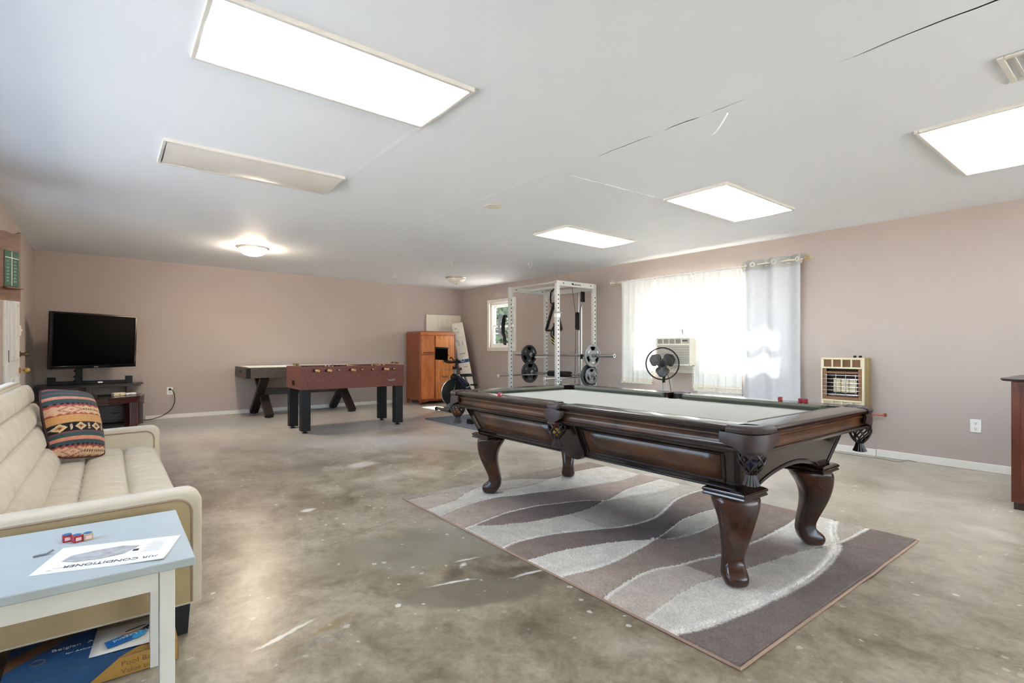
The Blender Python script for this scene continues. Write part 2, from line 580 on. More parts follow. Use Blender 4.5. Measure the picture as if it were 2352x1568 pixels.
# ---- ceiling: three board fields with an open, cracked joint between the first two
M_CEIL = wall_material('white_ceiling_paint', (232, 236, 241))
M_VOID = mat('dark_ceiling_void', (58, 46, 36), 0.9, var=0.1)
def gap1(y):
    g = interp([-3.4, 0.2, 0.9, 1.05, 1.45, 1.5, 1.62, 1.7, 1.78, 1.9, 2.02, 2.1, 2.3, 2.5, 2.62, 9.9],
               [.024, .024, .012, 0, 0, .008, .012, .003, .018, .016, .003, .012, .014, .010, 0, 0], y)
    return g
def gap2(y):
    return interp([-3.4, 4.63, 4.66, 4.8, 4.85, 5.0, 5.05, 5.6, 6.6, 6.9, 9.9], [0, 0, .009, .005, .005, .014, .008, .006, .006, 0, 0], y)
ys = sorted(set([YB - 0.1, YF + 0.1] + [-3.0 + i * 0.1 for i in range(0, 130)] + [1.05, 1.45, 1.62, 1.7, 1.78, 2.02]))
rnd = random.Random(3)
wob = {y: rnd.uniform(-0.006, 0.006) for y in ys}
def board(xa, xb, dz=0.0):
    m = MB()
    rings = []
    for y in ys:
        a, b = xa(y), xb(y)
        rings.append([(a, y, hz(a) + 0.004), (b, y, hz(b) + 0.004), (b, y, hz(b) + dz), (a, y, hz(a) + dz)])
    m.rings(rings)
    return m
cl = struct('ceiling', board(lambda y: XL - WT, lambda y: 2.735 + wob[y] - gap1(y), 0.0), M_CEIL, 'sloping white ceiling boards with an open cracked joint', smooth=0)
o = board(lambda y: 2.735 + wob[y], lambda y: 3.93 + wob[y] * .5 - gap2(y), 0.0).build('ceiling_board', M_CEIL, cl, smooth=0)
o = board(lambda y: 3.93 + wob[y] * .5, lambda y: XR + WT, 0.0).build('ceiling_board', M_CEIL, cl, smooth=0)
B(XL - WT, XR + WT, YB - WT, YF + WT, 2.60, 2.66).build('ceiling_deck', M_VOID, cl)
for xj in (2.73, 3.93):
    B(xj - .05, xj + .05, YB - .1, YF + .1, hz(xj) + .0065, hz(xj) + .03).build('joist', M_VOID, cl)
# peeling joint tape
tp = MB()
tp.rings([[(2.80 + 0.012 * s, 1.60 + t * .10, hz(2.8) - 0.001 - 0.10 * math.sin(t * 1.35)), (2.815 + 0.012 * s, 1.60 + t * .10, hz(2.8) - 0.001 - 0.10 * math.sin(t * 1.35))]
          for s, t in [(0, i / 8) for i in range(9)]], closed=False)
tp.build('tape_strip', M_CEIL, cl, solid=0.001)
# finished joint ridges
def ridge(x, y0, y1, w, h):
    m = MB()
    n = int((y1 - y0) / 0.12)
    rr = random.Random(int(x * 100))
    rings = []
    for i in range(n + 1):
        y = y0 + (y1 - y0) * i / n
        e = 0.3 + 0.7 * rr.random()
        z = hz(x) + 0.001
        ww = w * (0.8 + 0.4 * rr.random())
        rings.append([(x - ww, y, z), (x - ww * .3, y, z - h * e), (x + ww * .3, y, z - h * e * .8), (x + ww, y, z)])
    m.rings(rings, closed=False)
    return m
ridge(2.70, 2.6, 9.9, 0.05, 0.006).build('joint_ridge', M_CEIL, cl, smooth=60)
ridge(1.53, 2.9, 9.0, 0.035, 0.004).build('joint_ridge', M_CEIL, cl, smooth=60)
m = MB()
for i in range(10):
    x = 2.75 + i * 0.118
    m.box(x, x + 0.118, 2.93 - i * .008, 2.945 - i * .008, hz(x) - 0.0016 * (i % 3 + 1), hz(x) + 0.002)
m.build('joint_ridge', M_CEIL, cl)

# ---- small sash window (window_1)
M_VINYL = mat('white_window_vinyl', (240, 240, 238), 0.3, var=0.01)
M_GLASS = glass_mat('window_glass')
def trim_rect(m, y0, y1, z0, z1, w, x0, x1, sill=0.0):
    m.box(x0, x1, y0 - w, y0, z0 - w, z1 + w); m.box(x0, x1, y1, y1 + w, z0 - w, z1 + w)
    m.box(x0, x1, y0, y1, z1, z1 + w); m.box(x0, x1, y0, y1, z0 - w, z0)
    return m
def sash_window(name, label, y0, y1, z0, z1, rail_z, units, trimw):
    fr = MB()
    xa, xb = XR + 0.03, XR + 0.11
    w = 0.045
    un = [(y0 + (y1 - y0) * i / units, y0 + (y1 - y0) * (i + 1) / units) for i in range(units)]
    for a, b in un:
        fr.box(xa, xb, a, a + w, z0, z1).box(xa, xb, b - w, b, z0, z1)
        fr.box(xa, xb, a + w, b - w, z0, z0 + w).box(xa, xb, a + w, b - w, z1 - w, z1)
    root = struct(name, fr, M_VINYL, label, bevel=0.004)
    for a, b in un:
        for za, zb, xs in ((z0 + w, rail_z + 0.02, xa + 0.012), (rail_z - 0.02, z1 - w, xa + 0.045)):
            s = MB(); q = 0.034
            s.box(xs, xs + 0.03, a + w, a + w + q, za, zb).box(xs, xs + 0.03, b - w - q, b - w, za, zb)
            s.box(xs, xs + 0.03, a + w + q, b - w - q, za, za + q).box(xs, xs + 0.03, a + w + q, b - w - q, zb - q, zb)
            s.build('sash', M_VINYL, root, bevel=0.003)
            B(xs + 0.012, xs + 0.016, a + w + q, b - w - q, za + q, zb - q).build('pane', M_GLASS, root)
    trim_rect(MB(), y0, y1, z0, z1, trimw, XR - 0.018, XR).build('casing', M_TRIM, root, bevel=0.003)
    B(XR - 0.04, XR + 0.03, y0 - 0.03, y1 + 0.03, z0 - 0.02, z0 + 0.004).build('sill', M_TRIM, root, bevel=0.004)
    return root
sash_window('window_1', 'small white sash window on the right wall near the far corner', *W1, 1.58, 1, 0.075)
sash_window('window_2', 'wide white double window behind the sheer curtains', *W2, 1.235, 2, 0.07)
# rear window: unseen, added to bring fill daylight in from behind
fr = MB()
for a, b in ((WB[0], 2.8), (2.8, WB[1])):
    fr.box(a, a + .05, YB - .1, YB - .04, WB[2], WB[3]).box(b - .05, b, YB - .1, YB - .04, WB[2], WB[3])
    fr.box(a + .05, b - .05, YB - .1, YB - .04, WB[2], WB[2] + .05).box(a + .05, b - .05, YB - .1, YB - .04, WB[3] - .05, WB[3])
w3 = struct('fill_window_rear', fr, M_VINYL, 'added wide window behind the viewer, unseen, bringing fill daylight')
B(WB[0] + .05, 2.75, YB - .075, YB - .071, WB[2] + .05, WB[3] - .05).build('pane', M_GLASS, w3)
B(2.85, WB[1] - .05, YB - .075, YB - .071, WB[2] + .05, WB[3] - .05).build('pane', M_GLASS, w3)

fr = MB()
for a, b in ((1.5, 2.77), (2.77, 4.03), (4.03, 5.3)):
    fr.box(XL - .1, XL - .04, a, a + .04, W4[2], W4[3]).box(XL - .1, XL - .04, b - .04, b, W4[2], W4[3])
    fr.box(XL - .1, XL - .04, a + .04, b - .04, W4[2], W4[2] + .04).box(XL - .1, XL - .04, a + .04, b - .04, W4[3] - .04, W4[3])
w4 = struct('fill_window_left', fr, M_VINYL, 'row of added unseen windows in the left wall, bringing fill daylight')  # unseen windows, added to light the ceiling and the left side
for a, b in ((1.5, 2.77), (2.77, 4.03), (4.03, 5.3)):
    B(XL - .075, XL - .071, a + .04, b - .04, W4[2] + .04, W4[3] - .04).build('pane', M_GLASS, w4)
trim_rect(MB(), W4[0], W4[1], W4[2], W4[3], .07, XL, XL + .018).build('casing', M_TRIM, w4, bevel=.003)
B(XL - .03, XL + .04, W4[0] - .03, W4[1] + .03, W4[2] - .02, W4[2] + .004).build('sill', M_TRIM, w4, bevel=.004)
fr = MB()
trim_rect(fr, W5[0] + .04, W5[1] - .04, W5[2] + .04, W5[3] - .04, .04, XL - .1, XL - .04)
w5 = struct('fill_window_side', fr, M_VINYL, 'added unseen window between the dartboard cabinet and the door, for fill daylight')  # another unseen opening, added to brighten the far left
B(XL - .075, XL - .071, W5[0] + .04, W5[1] - .04, W5[2] + .04, W5[3] - .04).build('pane', M_GLASS, w5)
trim_rect(MB(), W5[0], W5[1], W5[2], W5[3], .05, XL, XL + .018).build('casing', M_TRIM, w5, bevel=.003)
struct('sky_blocker_left', B(XL - 1.0, XL - WT, YB - 1, YF + 1, 2.50, 2.56), mat('white_soffit_paint', (222, 220, 214), 0.6), 'unseen white eave added to block high sky above the left windows')  # unseen eave, added so mostly ground bounce enters on the left

# ---- white panelled entry door on the left wall
M_DOOR = mat('white_door_paint', (226, 227, 228), 0.4, var=0.01)
M_BRASS = mat('polished_brass', (196, 160, 92), 0.25, 1.0, var=0.02)
M_AGED = mat('aged_brass', (112, 98, 74), 0.35, 1.0, var=0.05)
d0, d1 = 7.17, 8.05
dr = struct('door_1', B(XL + 0.004, XL + 0.034, d0, d1, 0.01, 2.04), M_DOOR, 'white panelled entry door with brass knob and deadbolt', bevel=0.002)
for ya, yb in ((d0 + .10, d0 + .40), (d0 + .48, d0 + .78)):
    for za, zb in ((0.2, 0.82), (0.98, 1.62), (1.70, 1.92)):
        m = trim_rect(MB(), ya + .03, yb - .03, za + .03, zb - .03, 0.022, XL + 0.034, XL + 0.044)
        m.box(XL + 0.034, XL + 0.040, ya + .055, yb - .055, za + .055, zb - .055)
        m.build('door_panel', M_DOOR, dr, bevel=0.004)
m = MB().cyl((XL + .034, 7.98, 0.875), (XL + .044, 7.98, .875), 0.032).cyl((XL + .044, 7.98, .875), (XL + .075, 7.98, .875), 0.012).ball((XL + .10, 7.98, .875), 0.03)
m.build('door_knob', M_BRASS, dr)
m = MB().cyl((XL + .034, 7.98, 1.055), (XL + .05, 7.98, 1.055), 0.032).cyl((XL + .05, 7.98, 1.055), (XL + .085, 7.98, 1.055), 0.016, 0.02).cyl((XL + .085, 7.98, 1.055), (XL + .115, 7.98, 1.055), 0.026, 0.022)
m.build('deadbolt', M_AGED, dr)
B(XL + .03, XL + .038, d0 + .02, d0 + .05, 0.98, 1.1).build('hinge', M_AGED, dr)
m = MB()
m.box(XL, XL + .02, d1 + 0.005, d1 + .07, 0, 2.11).box(XL, XL + .02, d0 - .07, d0 - .005, 0, 2.11).box(XL, XL + .02, d0 - .005, d1 + .005, 2.045, 2.11)
m.build('casing', M_TRIM, dr, bevel=0.003)

# ---- the outside seen through the windows
M_BOUNCE = mat('pale_bounce_ground', (204, 201, 192), 0.9, var=0.12, vs=3.0)  # ground made pale so it bounces sunlight up to the ceiling
struct('ground', B(-30, XR + 40, -40, 45, -0.5, -0.35), M_BOUNCE, 'ground outside, kept pale to bounce sunlight in through the windows')
M_EAVE = mat('white_soffit_paint', (222, 220, 214), 0.6)
struct('roof_eave', MB().box(XR + WT, XR + 1.0, YB - 1, YF + 1, 2.50, 2.56).box(XR + .97, XR + 1.0, YB - 1, YF + 1, 2.36, 2.56), M_EAVE,
       'white roof eave outside shading the windows')
struct('sky_blocker_rear', B(XL - 1, XR + 1, YB - 2.6, YB - WT, 2.50, 2.56), M_EAVE, 'unseen white roof added to shield the rear window from high sky')  # unseen roof, added to cut sky light through the rear window
M_LEAF = mat('hedge_leaf', (52, 68, 46), 0.8, var=0.3, vs=2.0)
M_BARK = mat('tree_bark', (86, 70, 56), 0.9, var=0.2)
def bush(label, x, y, h, w, n, seed):
    rr = random.Random(seed)
    t = thing('leafy_tree', label, 'tree', (x, y, -0.35), 0, 'trees outside the small window')
    MB().tube([(0, 0, 0), (0.04, 0.02, h * .3), (0.0, 0.05, h * .65)], [0.09, 0.07, 0.03], 8).build('trunk', M_BARK, t)
    m = MB()
    for i in range(n):
        while True:
            p = Vector((rr.uniform(-1, 1), rr.uniform(-1, 1), rr.uniform(-1, 1)))
            if 0.35 < p.length < 1: break
        c = Vector((p.x * w, p.y * w, h * .62 + p.z * h * .40))
        q = Vector((rr.uniform(-1, 1), rr.uniform(-1, 1), rr.uniform(-1, 1))).normalized()
        a = q.orthogonal().normalized(); b = q.cross(a)
        s = rr.uniform(.07, .13) * max(1, w / 1.5)
        m.add([c + a * s, c + b * s * .5, c - a * s, c - b * s * .5], [(0, 1, 2, 3)])
    f = m.build('foliage', M_LEAF, t, smooth=0)
    f['kind'] = 'stuff'
bush('leafy green tree outside the small sash window, nearer one', XR + 4.0, 12.0, 4.2, 1.5, 2600, 1)
bush('leafy green tree farther off beyond the small sash window', XR + 7.0, 17.6, 6.0, 3.0, 5200, 2)
bush('broad leafy tree behind the others beyond the small sash window', XR + 11.5, 25.5, 8.5, 5.0, 5200, 3)

# ================================================================== ceiling lights
M_PANEL = emis('lit_acrylic_diffuser', (236, 245, 255), PANEL_STRENGTH)
M_PANELOFF = mat('unlit_acrylic_diffuser', (214, 209, 202), 0.45, var=0.03)
M_FRAME = mat('light_frame_white', (214, 210, 202), 0.4, var=0.02)
def light_panel(label, x0, x1, y0, y1, lit, group='recessed fluorescent ceiling panels'):
    cx, cy = (x0 + x1) / 2, (y0 + y1) / 2
    t = thing('ceiling_light_panel', label, 'ceiling light', (cx, cy, hz(cx)), 0, group)
    t.rotation_euler = (0, math.atan(SL), 0)
    hx, hy = (x1 - x0) / 2, (y1 - y0) / 2
    w = 0.022
    m = MB()
    m.box(-hx, hx, -hy, -hy + w, -0.022, 0.0).box(-hx, hx, hy - w, hy, -0.022, 0.0)
    m.box(-hx, -hx + w, -hy + w, hy - w, -0.022, 0.0).box(hx - w, hx, -hy + w, hy - w, -0.022, 0.0)
    m.build('frame', M_FRAME, t, bevel=0.004)
    d = MB().grid(lambda u, v: (-hx + w + u * 2 * (hx - w), -hy + w + v * 2 * (hy - w), -0.012 - (0.012 if lit else 0.035) * math.sin(PI * v) ** 0.7), 4, 10)
    d.build('diffuser', M_PANEL if lit else M_PANELOFF, t)
    B(-hx, hx, -hy, hy, -0.003, 0.004).build('housing', M_FRAME, t)
    return t
light_panel('large lit fluorescent panel nearest the camera, at the top left', 0.305, 1.524, 2.28, 2.86, True)
light_panel('unlit greyish fluorescent panel on the ceiling above the sofa', 0.285, 1.495, 4.09, 4.62, False)
light_panel('lit fluorescent panel above the pool table, middle of the right row', 3.915, 5.12, 2.235, 2.845, True)
light_panel('farthest lit fluorescent panel, nearest the power rack', 3.915, 5.10, 4.075, 4.65, True)
light_panel('lit fluorescent panel cut off by the right edge of the photo', 3.915, 5.12, 0.42, 1.015, True)

M_GLOBE_ON = emis('lit_frosted_glass', (255, 234, 208), 46.0)
M_GLOBE_OFF = mat('frosted_glass_off', (224, 220, 208), 0.35, var=0.04, vs=20)
M_SATIN = mat('satin_nickel', (190, 182, 168), 0.35, 0.9, var=0.02)
def dome(label, x, y, lit):
    t = thing('dome_ceiling_light', label, 'ceiling light', (x, y, hz(x)), 0, 'dome ceiling lights')
    MB().lathe([(0.0, 0.002), (0.20, 0.002), (0.20, -0.012), (0.185, -0.022), (0.15, -0.024), (0.0, -0.02)], 36).build('rim', M_SATIN, t)
    MB().lathe([(0.172, -0.02), (0.168, -0.04), (0.15, -0.068), (0.118, -0.092), (0.07, -0.108), (0.02, -0.114), (0.0, -0.114)], 36).build('glass_bowl', M_GLOBE_ON if lit else M_GLOBE_OFF, t)
    MB().lathe([(0.0, -0.112), (0.012, -0.114), (0.014, -0.122), (0.008, -0.13), (0.0, -0.132)], 12).build('finial', M_SATIN, t)
dome('lit dome ceiling light with warm glow above the foosball table', 1.555, 7.73, True)
dome('unlit white glass dome ceiling light in the far corner', 5.13, 8.30, False)

# ceiling fittings
M_HOOK = mat('white_coated_hook', (216, 212, 204), 0.4, var=0.02)
def hook(label, x, y, rz):
    pts = [(0, 0, 0.01), (0, 0, -0.025)] + [(0.028 - 0.028 * math.cos(a), 0, -0.025 - 0.04 * math.sin(a)) for a in [i * PI / 10 for i in range(1, 13)]]
    m = MB().tube(pts, 0.004, 6).xf(Matrix.Rotation(rz, 4, 'Z'))
    m.ball((0, 0, 0.0), 0.008, 6)
    o = m.build('ceiling_hook', M_HOOK)
    o.location = (x, y, hz(x))
    tag(o, label, 'hook', 'screw hooks in the ceiling')
hook('white screw hook in the ceiling, farthest from the camera', 4.10, 8.80, -0.7)
hook('white screw hook in the ceiling, second farthest of the row', 4.11, 7.86, -0.4)
hook('white screw hook on the ceiling crack line, left of the dome light', 4.13, 6.84, 0.3)
hook('white screw hook in the ceiling at the right wall above the power rack', 6.19, 6.66, -0.7)
hook('small white screw hook in the ceiling beyond the farthest light panel', 5.15, 6.22, -0.5)
o = MB().lathe([(0, 0.001), (0.085, 0.001), (0.085, -0.003), (0.0, -0.004)], 32).build('ceiling_cover_plate', mat('cream_cover_plate', (222, 214, 202), 0.5))
o.location = (2.896, 4.02, hz(2.896)); tag(o, 'round cream cover plate on the ceiling beside the joint', 'cover plate')
t = thing('ceiling_vent', 'white ceiling vent cut off at the upper right edge', 'vent', (3.42, 0.36, hz(3.42)))
m = MB(); m.box(-.17, .17, -.17, -.145, -.012, 0).box(-.17, .17, .145, .17, -.012, 0).box(-.17, -.145, -.145, .145, -.012, 0).box(.145, .17, -.145, .145, -.012, 0)
m.build('frame', M_FRAME, t, bevel=.003)
for i in range(7):
    M = Matrix.Translation((0, -.12 + i * .04, -.006)) @ Matrix.Rotation(R(35), 4, 'X')
    MB().box(-.145, .145, -.014, .014, -.001, .001, M).build('louvre', M_FRAME, t)

# wall fittings
M_PLATE = mat('white_plate_plastic', (236, 234, 228), 0.35, var=0.01)
M_BLACK = mat('black_plastic', (12, 11, 12), 0.45, var=0.05, spec=.3)
M_SLOT = mat('outlet_slot_dark', (70, 66, 62), 0.5)
def outlet(label, P, x, nrm_up=None):
    """P: centre, x: horizontal direction along the wall, facing x cross z"""
    t = thing('wall_outlet', label, 'outlet', P)
    M = frame((0, 0, 0), x, (0, 0, 1))
    MB().box(-.040, .040, -.060, .060, 0, .006, M).build('cover_plate', M_PLATE, t, bevel=.003)
    for s in (-1, 1):
        MB().box(-.017, .017, s * .026 - .015, s * .026 + .015, .005, .008, M).build('receptacle', M_PLATE, t, bevel=.004)
        m = MB()
        for dx in (-.006, .006):
            m.box(dx - .0015, dx + .0015, s * .026 - .003, s * .026 + .007, .0078, .0086, M)
        m.box(-.003, .003, s * .026 - .011, s * .026 - .006, .0078, .0086, M)
        m.build('slots', M_SLOT, t)
    return t
outlet('white double outlet on the right wall beside the brown cabinet', (XR, 1.168, 0.407), (0, -1, 0))
outlet('white outlet on the far wall with a black cord plugged in', (0.783, YF, 0.44), (1, 0, 0))
t = thing('light_switch', 'white toggle light switch on the left wall beside the door', 'switch', (XL, 8.42, 1.33))
Mx = frame((0, 0, 0), (0, 1, 0), (0, 0, 1))
MB().box(-.04, .04, -.06, .06, 0, .007, Mx).build('cover_plate', M_PLATE, t, bevel=.003)
MB().box(-.005, .005, -.006, .014, .006, .022, Mx).build('toggle', M_PLATE, t, bevel=.002)
# cord from the far outlet to the console
pts = []
for i in range(25):
    u = i / 24
    pts.append((0.783 + 0.03 * math.sin(u * PI) * 2 - u * u * 0.36, YF - .03 - .02 * math.sin(u * PI), 0.455 - 0.447 * (1 - (1 - u) ** 2.2) if u < .9 else .0075))
cc = [(0.783, YF - .012, .466), (0.785, YF - .045, .47), (0.82, YF - .05, .44), (0.845, YF - .045, .36), (0.845, YF - .045, .26), (0.80, YF - .045, .15), (0.70, YF - .045, .065), (0.58, YF - .05, .02), (0.50, YF - .05, .008), (0.42, YF - .05, .007)]
def spline(P, n=8):
    out = []
    P = [Vector(p) for p in P]
    for i in range(len(P) - 1):
        p0, p1, p2, p3 = P[max(i - 1, 0)], P[i], P[i + 1], P[min(i + 2, len(P) - 1)]
        for j in range(n):
            t = j / n
            out.append(0.5 * ((2 * p1) + (p2 - p0) * t + (2 * p0 - 5 * p1 + 4 * p2 - p3) * t * t + (3 * p1 - p0 - 3 * p2 + p3) * t ** 3))
    out.append(P[-1])
    return out
t = thing('console_cord', 'black power cord hanging from the far wall outlet to the console', 'cord', (0, 0, 0))
MB().tube(spline(cc), 0.0055, 8).build('cable', M_BLACK, t)
B(.768, .798, YF - .034, YF - .008, .452, .482).build('plug', M_BLACK, t, bevel=.005)
# thin wire along the right baseboard
wr = [(6.20, 2.55, .003), (6.17, 2.2, .003), (6.19, 1.9, .003), (6.15, 1.72, .003), (6.20, 1.66, .02), (6.26, 1.655, .012), (6.27, 1.60, .003)]
tag(MB().tube(spline(wr, 6), 0.0022, 6).build('thin_wire', mat('grey_wire', (92, 88, 80), .5)), 'thin grey wire lying on the floor along the right baseboard', 'wire')
# loose nails and marks on the far wall
o = MB().cyl((0, 0, 0), (0, -.03, 0), .002, n=6).ball((0, -.03, 0), .004, 4).build('wall_nail', M_AGED)
o.location = (.76, YF, 1.345); tag(o, 'small nail in the far wall right of the television', 'nail', 'nails in the far wall')
for i, (x, z, lb) in enumerate(((2.3, 1.96, 'upper nail in the far wall above the air hockey table'), (2.29, 1.75, 'lower nail in the far wall above the air hockey table'), (3.0, 1.87, 'nail in the far wall above the foosball handles'))):
    c = o.copy(); COL.objects.link(c); c.location = (x, YF, z); c['label'] = lb

# ================================================================== area rug
RX0, RX1, RY0, RY1 = 1.735, 3.713, 0.943, 3.563
KC = dict(
 K1=[(0, .967), (.081, .968), (.153, .952), (.223, .931), (.276, .948), (.32, .956), (.445, .971), (.523, .957), (.602, .911), (.65, .902), (.724, .912), (.823, .924), (1, .912)],
 K2=[(0, .860), (.093, .876), (.148, .89), (.192, .913), (.223, .931)],
 K2b=[(.276, .945), (.32, .915), (.365, .89), (.437, .876), (.501, .879), (.547, .881), (.611, .899), (.65, .902)],
 K3=[(0, .795), (.06, .813), (.139, .831), (.213, .838), (.285, .839), (.344, .824), (.442, .808), (.521, .788), (.61, .774), (.718, .763), (.821, .752), (.901, .755), (1, .768)],
 K4=[(0, .679), (.046, .687), (.12, .702), (.196, .713), (.264, .714), (.331, .71), (.405, .693), (.471, .677), (.527, .658), (.569, .633), (.60, .632), (.691, .652), (.763, .668), (.87, .674), (1, .681)],
 K5=[(.03, .678), (.052, .672), (.1, .648), (.148, .634), (.197, .62), (.257, .612), (.314, .606), (.373, .601), (.452, .604), (.519, .617), (.571, .631)],
 K4b=[(.571, .631), (.622, .622), (.681, .617), (.753, .605), (.849, .592), (1, .604)],
 K6=[(0, .531), (.05, .539), (.107, .537), (.16, .531), (.207, .521), (.264, .505), (.325, .486), (.383, .466), (.442, .455), (.496, .453), (.546, .455), (.603, .466), (.69, .49), (.786, .516), (.879, .526), (1, .529)],
 K7=[(0, .447), (.057, .443), (.115, .44), (.166, .431), (.251, .412), (.321, .391), (.38, .364), (.40, .362), (.476, .374), (.609, .401), (.682, .404), (.761, .402), (1, .38)],
 K7b=[(.40, .36), (.421, .344), (.474, .332), (.546, .327), (.62, .33), (.8, .35), (1, .352)],
 K8=[(0, .35), (.05, .343), (.109, .335), (.185, .335), (.261, .343), (.323, .35), (.385, .36), (.40, .362)],
 K9=[(0, .243), (.04, .252), (.103, .26), (.159, .266), (.222, .264), (.297, .247), (.358, .24), (.42, .228), (.532, .222), (.641, .219), (.762, .223), (.842, .226), (1, .24)],
 K10=[(0, .157), (.081, .167), (.154, .173), (.225, .176), (.296, .168), (.381, .159), (.496, .146), (.634, .13), (.71, .117), (.771, .108), (.79, .104), (.88, .101), (1, .099)],
 K11=[(0, .107), (.035, .097), (.098, .085), (.15, .08), (.204, .074), (.257, .071), (.363, .065), (.477, .063), (.573, .068), (.669, .079), (.744, .091), (.788, .105), (.855, .13), (.915, .148), (1, .166)],
)
def kf(n, u):
    xs = [p[0] for p in KC[n]]; ys_ = [p[1] for p in KC[n]]
    return smooth(xs, ys_, u)
C_DK = (106, 93, 88); C_BR = (150, 132, 119); C_PK = (188, 170, 154); C_LG = (196, 188, 173); C_CR = (226, 218, 204); C_ED = (128, 115, 107); C_WH = (240, 234, 222)
def mixc(a, b, t):
    t = max(0, min(1, t)); return tuple(x + (y - x) * t for x, y in zip(a, b))
def rug_sample(u, v):
    """colour and pile height of the rug at (u, v)"""
    W_LINES = ('K1', 'K3', 'K4', 'K6', 'K8', 'K9', 'K11')
    dmin, dwhite = 9, 9
    val = {}
    for n in KC:
        xs = KC[n]
        if u < xs[0][0] - 1e-6 or u > xs[-1][0] + 1e-6:
            continue
        val[n] = kf(n, u)
        d = (v - val[n]) * (RY1 - RY0)
        dmin = min(dmin, abs(d))
    g = lambda n, dflt=None: val.get(n, dflt)
    # from the far end towards the near end
    if v > g('K1'):
        c = mixc(C_BR, C_LG, 0.35 + 0.4 * math.sin(u * 5))
    elif 'K2' in val and v > g('K2'):
        c = mixc(C_PK, C_LG, 0.3)
    elif 'K2b' in val and v > g('K2b') and .276 < u < .65:
        c = mixc(C_LG, C_CR, 0.3)
    elif v > g('K3'):
        c = mixc(C_CR, C_LG, 0.25 + 0.2 * math.sin(u * 7 + 1)) if u < 0.65 else mixc(C_CR, C_LG, 0.2)
    elif v > g('K4'):
        c = mixc(C_PK, C_BR, 1 - abs(u - 0.42) / 0.38) if u < .8 else C_PK
        c = mixc(c, C_DK, 0.45 * max(0, 1 - abs(u - 0.38) / 0.22))
    elif 'K5' in val and v > g('K5'):
        c = mixc(C_BR, C_DK, (u - .08) / 0.25)
    elif 'K4b' in val and v > g('K4b'):
        c = C_CR
    elif v > g('K6'):
        c = mixc(C_LG, C_CR, 0.25) if u < .35 else mixc(C_LG, C_BR, 0.75 * max(0, 1 - abs(u - 0.5) / 0.22))
    elif v > g('K7'):
        c = mixc(C_BR, C_DK, 1.1 - abs(u - .45) / .35)
    elif 'K7b' in val and v > g('K7b'):
        c = mixc(C_DK, C_LG, (u - .42) / 0.12)
    elif 'K8' in val and v > g('K8'):
        c = C_CR
    elif v > g('K9'):
        c = mixc(C_PK, C_BR, (u - .05) / 0.3)
    elif v > g('K10') and not (u > .79 and v < g('K11')):
        c = mixc(C_CR, C_PK, 0.55) if u < .3 else mixc(mixc(C_PK, C_BR, 0.8), C_CR, max(0, (u - .62) / .12))
    elif v > g('K11') and u < .79:
        c = mixc(C_CR, C_LG, max(0, min(.7, (u - .3) / .3)))
    elif u > .79 and v > g('K10'):
        c = mixc(C_PK, C_LG, .4)
    else:
        c = mixc(C_ED, C_BR, 0.15)
    # pale outline just on the near side of the carved lines
    for n, w in (('K1', .016), ('K3', .020), ('K4', .030), ('K5', .008), ('K4b', .014), ('K6', .032), ('K7', .016), ('K8', .026), ('K9', .030), ('K11', .044), ('K7b', .014), ('K10', .014), ('K2', .010), ('K2b', .008)):
        if n in val:
            d = (val[n] - v) * (RY1 - RY0)
            if n in ('K8', 'K11'): d = abs(d) * 1.6
            if n == 'K10' and u > .79: w = .03
            if 0 <= d < w:
                c = mixc(C_WH, c, max(0, d / w - 0.6) * 2.0)
    h = 0.013 - 0.007 * math.exp(-(dmin / 0.007) ** 2)
    return c, h
def make_rug():
    nu, nv = 300, 400
    m = MB(); cols = []
    rr = random.Random(5)
    for j in range(nv + 1):
        v = j / nv
        for i in range(nu + 1):
            u = i / nu
            jit = 0.0016
            c, h = rug_sample(min(1, max(0, u + rr.uniform(-jit, jit))), min(1, max(0, v + rr.uniform(-jit, jit))))
            e = min(u * 1.98, (1 - u) * 1.98, v * 2.62, (1 - v) * 2.62)
            if e < 0.008: h = 0.006
            wv = 0.0
            # slight buckle of the near right edge
            wv = 0.010 * math.exp(-((u - 0.63) / 0.05) ** 2) * math.exp(-(v / 0.02) ** 2)
            f = rr.uniform(0.86, 1.14)
            m.v.append((RX0 + u * (RX1 - RX0), RY0 + v * (RY1 - RY0) - wv, h + rr.uniform(-.0008, .0008) + wv * .8))
            l = lin(c)
            cols.append((l[0] * f, l[1] * f, l[2] * f))
    for j in range(nv):
        for i in range(nu):
            a = j * (nu + 1) + i
            m.f.append((a, a + 1, a + nu + 2, a + nu + 1))
    o = m.build('pile', vcol_mat('carved_rug_pile', 0.95, 0.5, 420.0, 0.03, mott=0.25, ms=170.0, big=0.10), None, smooth=0, cols=cols)
    t = thing('area_rug', 'grey and cream rug with carved wave pattern under the pool table', 'rug', (0, 0, 0))
    o.parent = t
    n = 60
    pts = [(RX0, RY0, .005), (RX1, RY0, .005), (RX1, RY1, .005), (RX0, RY1, .005)]
    path = []
    for a, b in zip(pts, pts[1:] + pts[:1]):
        for i in range(n):
            s = i / n
            p = [a[q] + (b[q] - a[q]) * s for q in range(3)]
            if a[1] == RY0 and b[1] == RY0:
                wv = 0.010 * math.exp(-((s - 0.63) / 0.05) ** 2)
                p[1] -= wv; p[2] += wv * .8
            path.append(p)
    MB().tube(path, 0.0058, 6, True).build('binding', mat('tan_rug_binding', (176, 146, 122), .8, bump=.3, bs=600), t)
    B(RX0, RX1, RY0, RY1, 0.0005, 0.004).build('backing', mat('rug_backing', (160, 140, 120), .9), t)
make_rug()

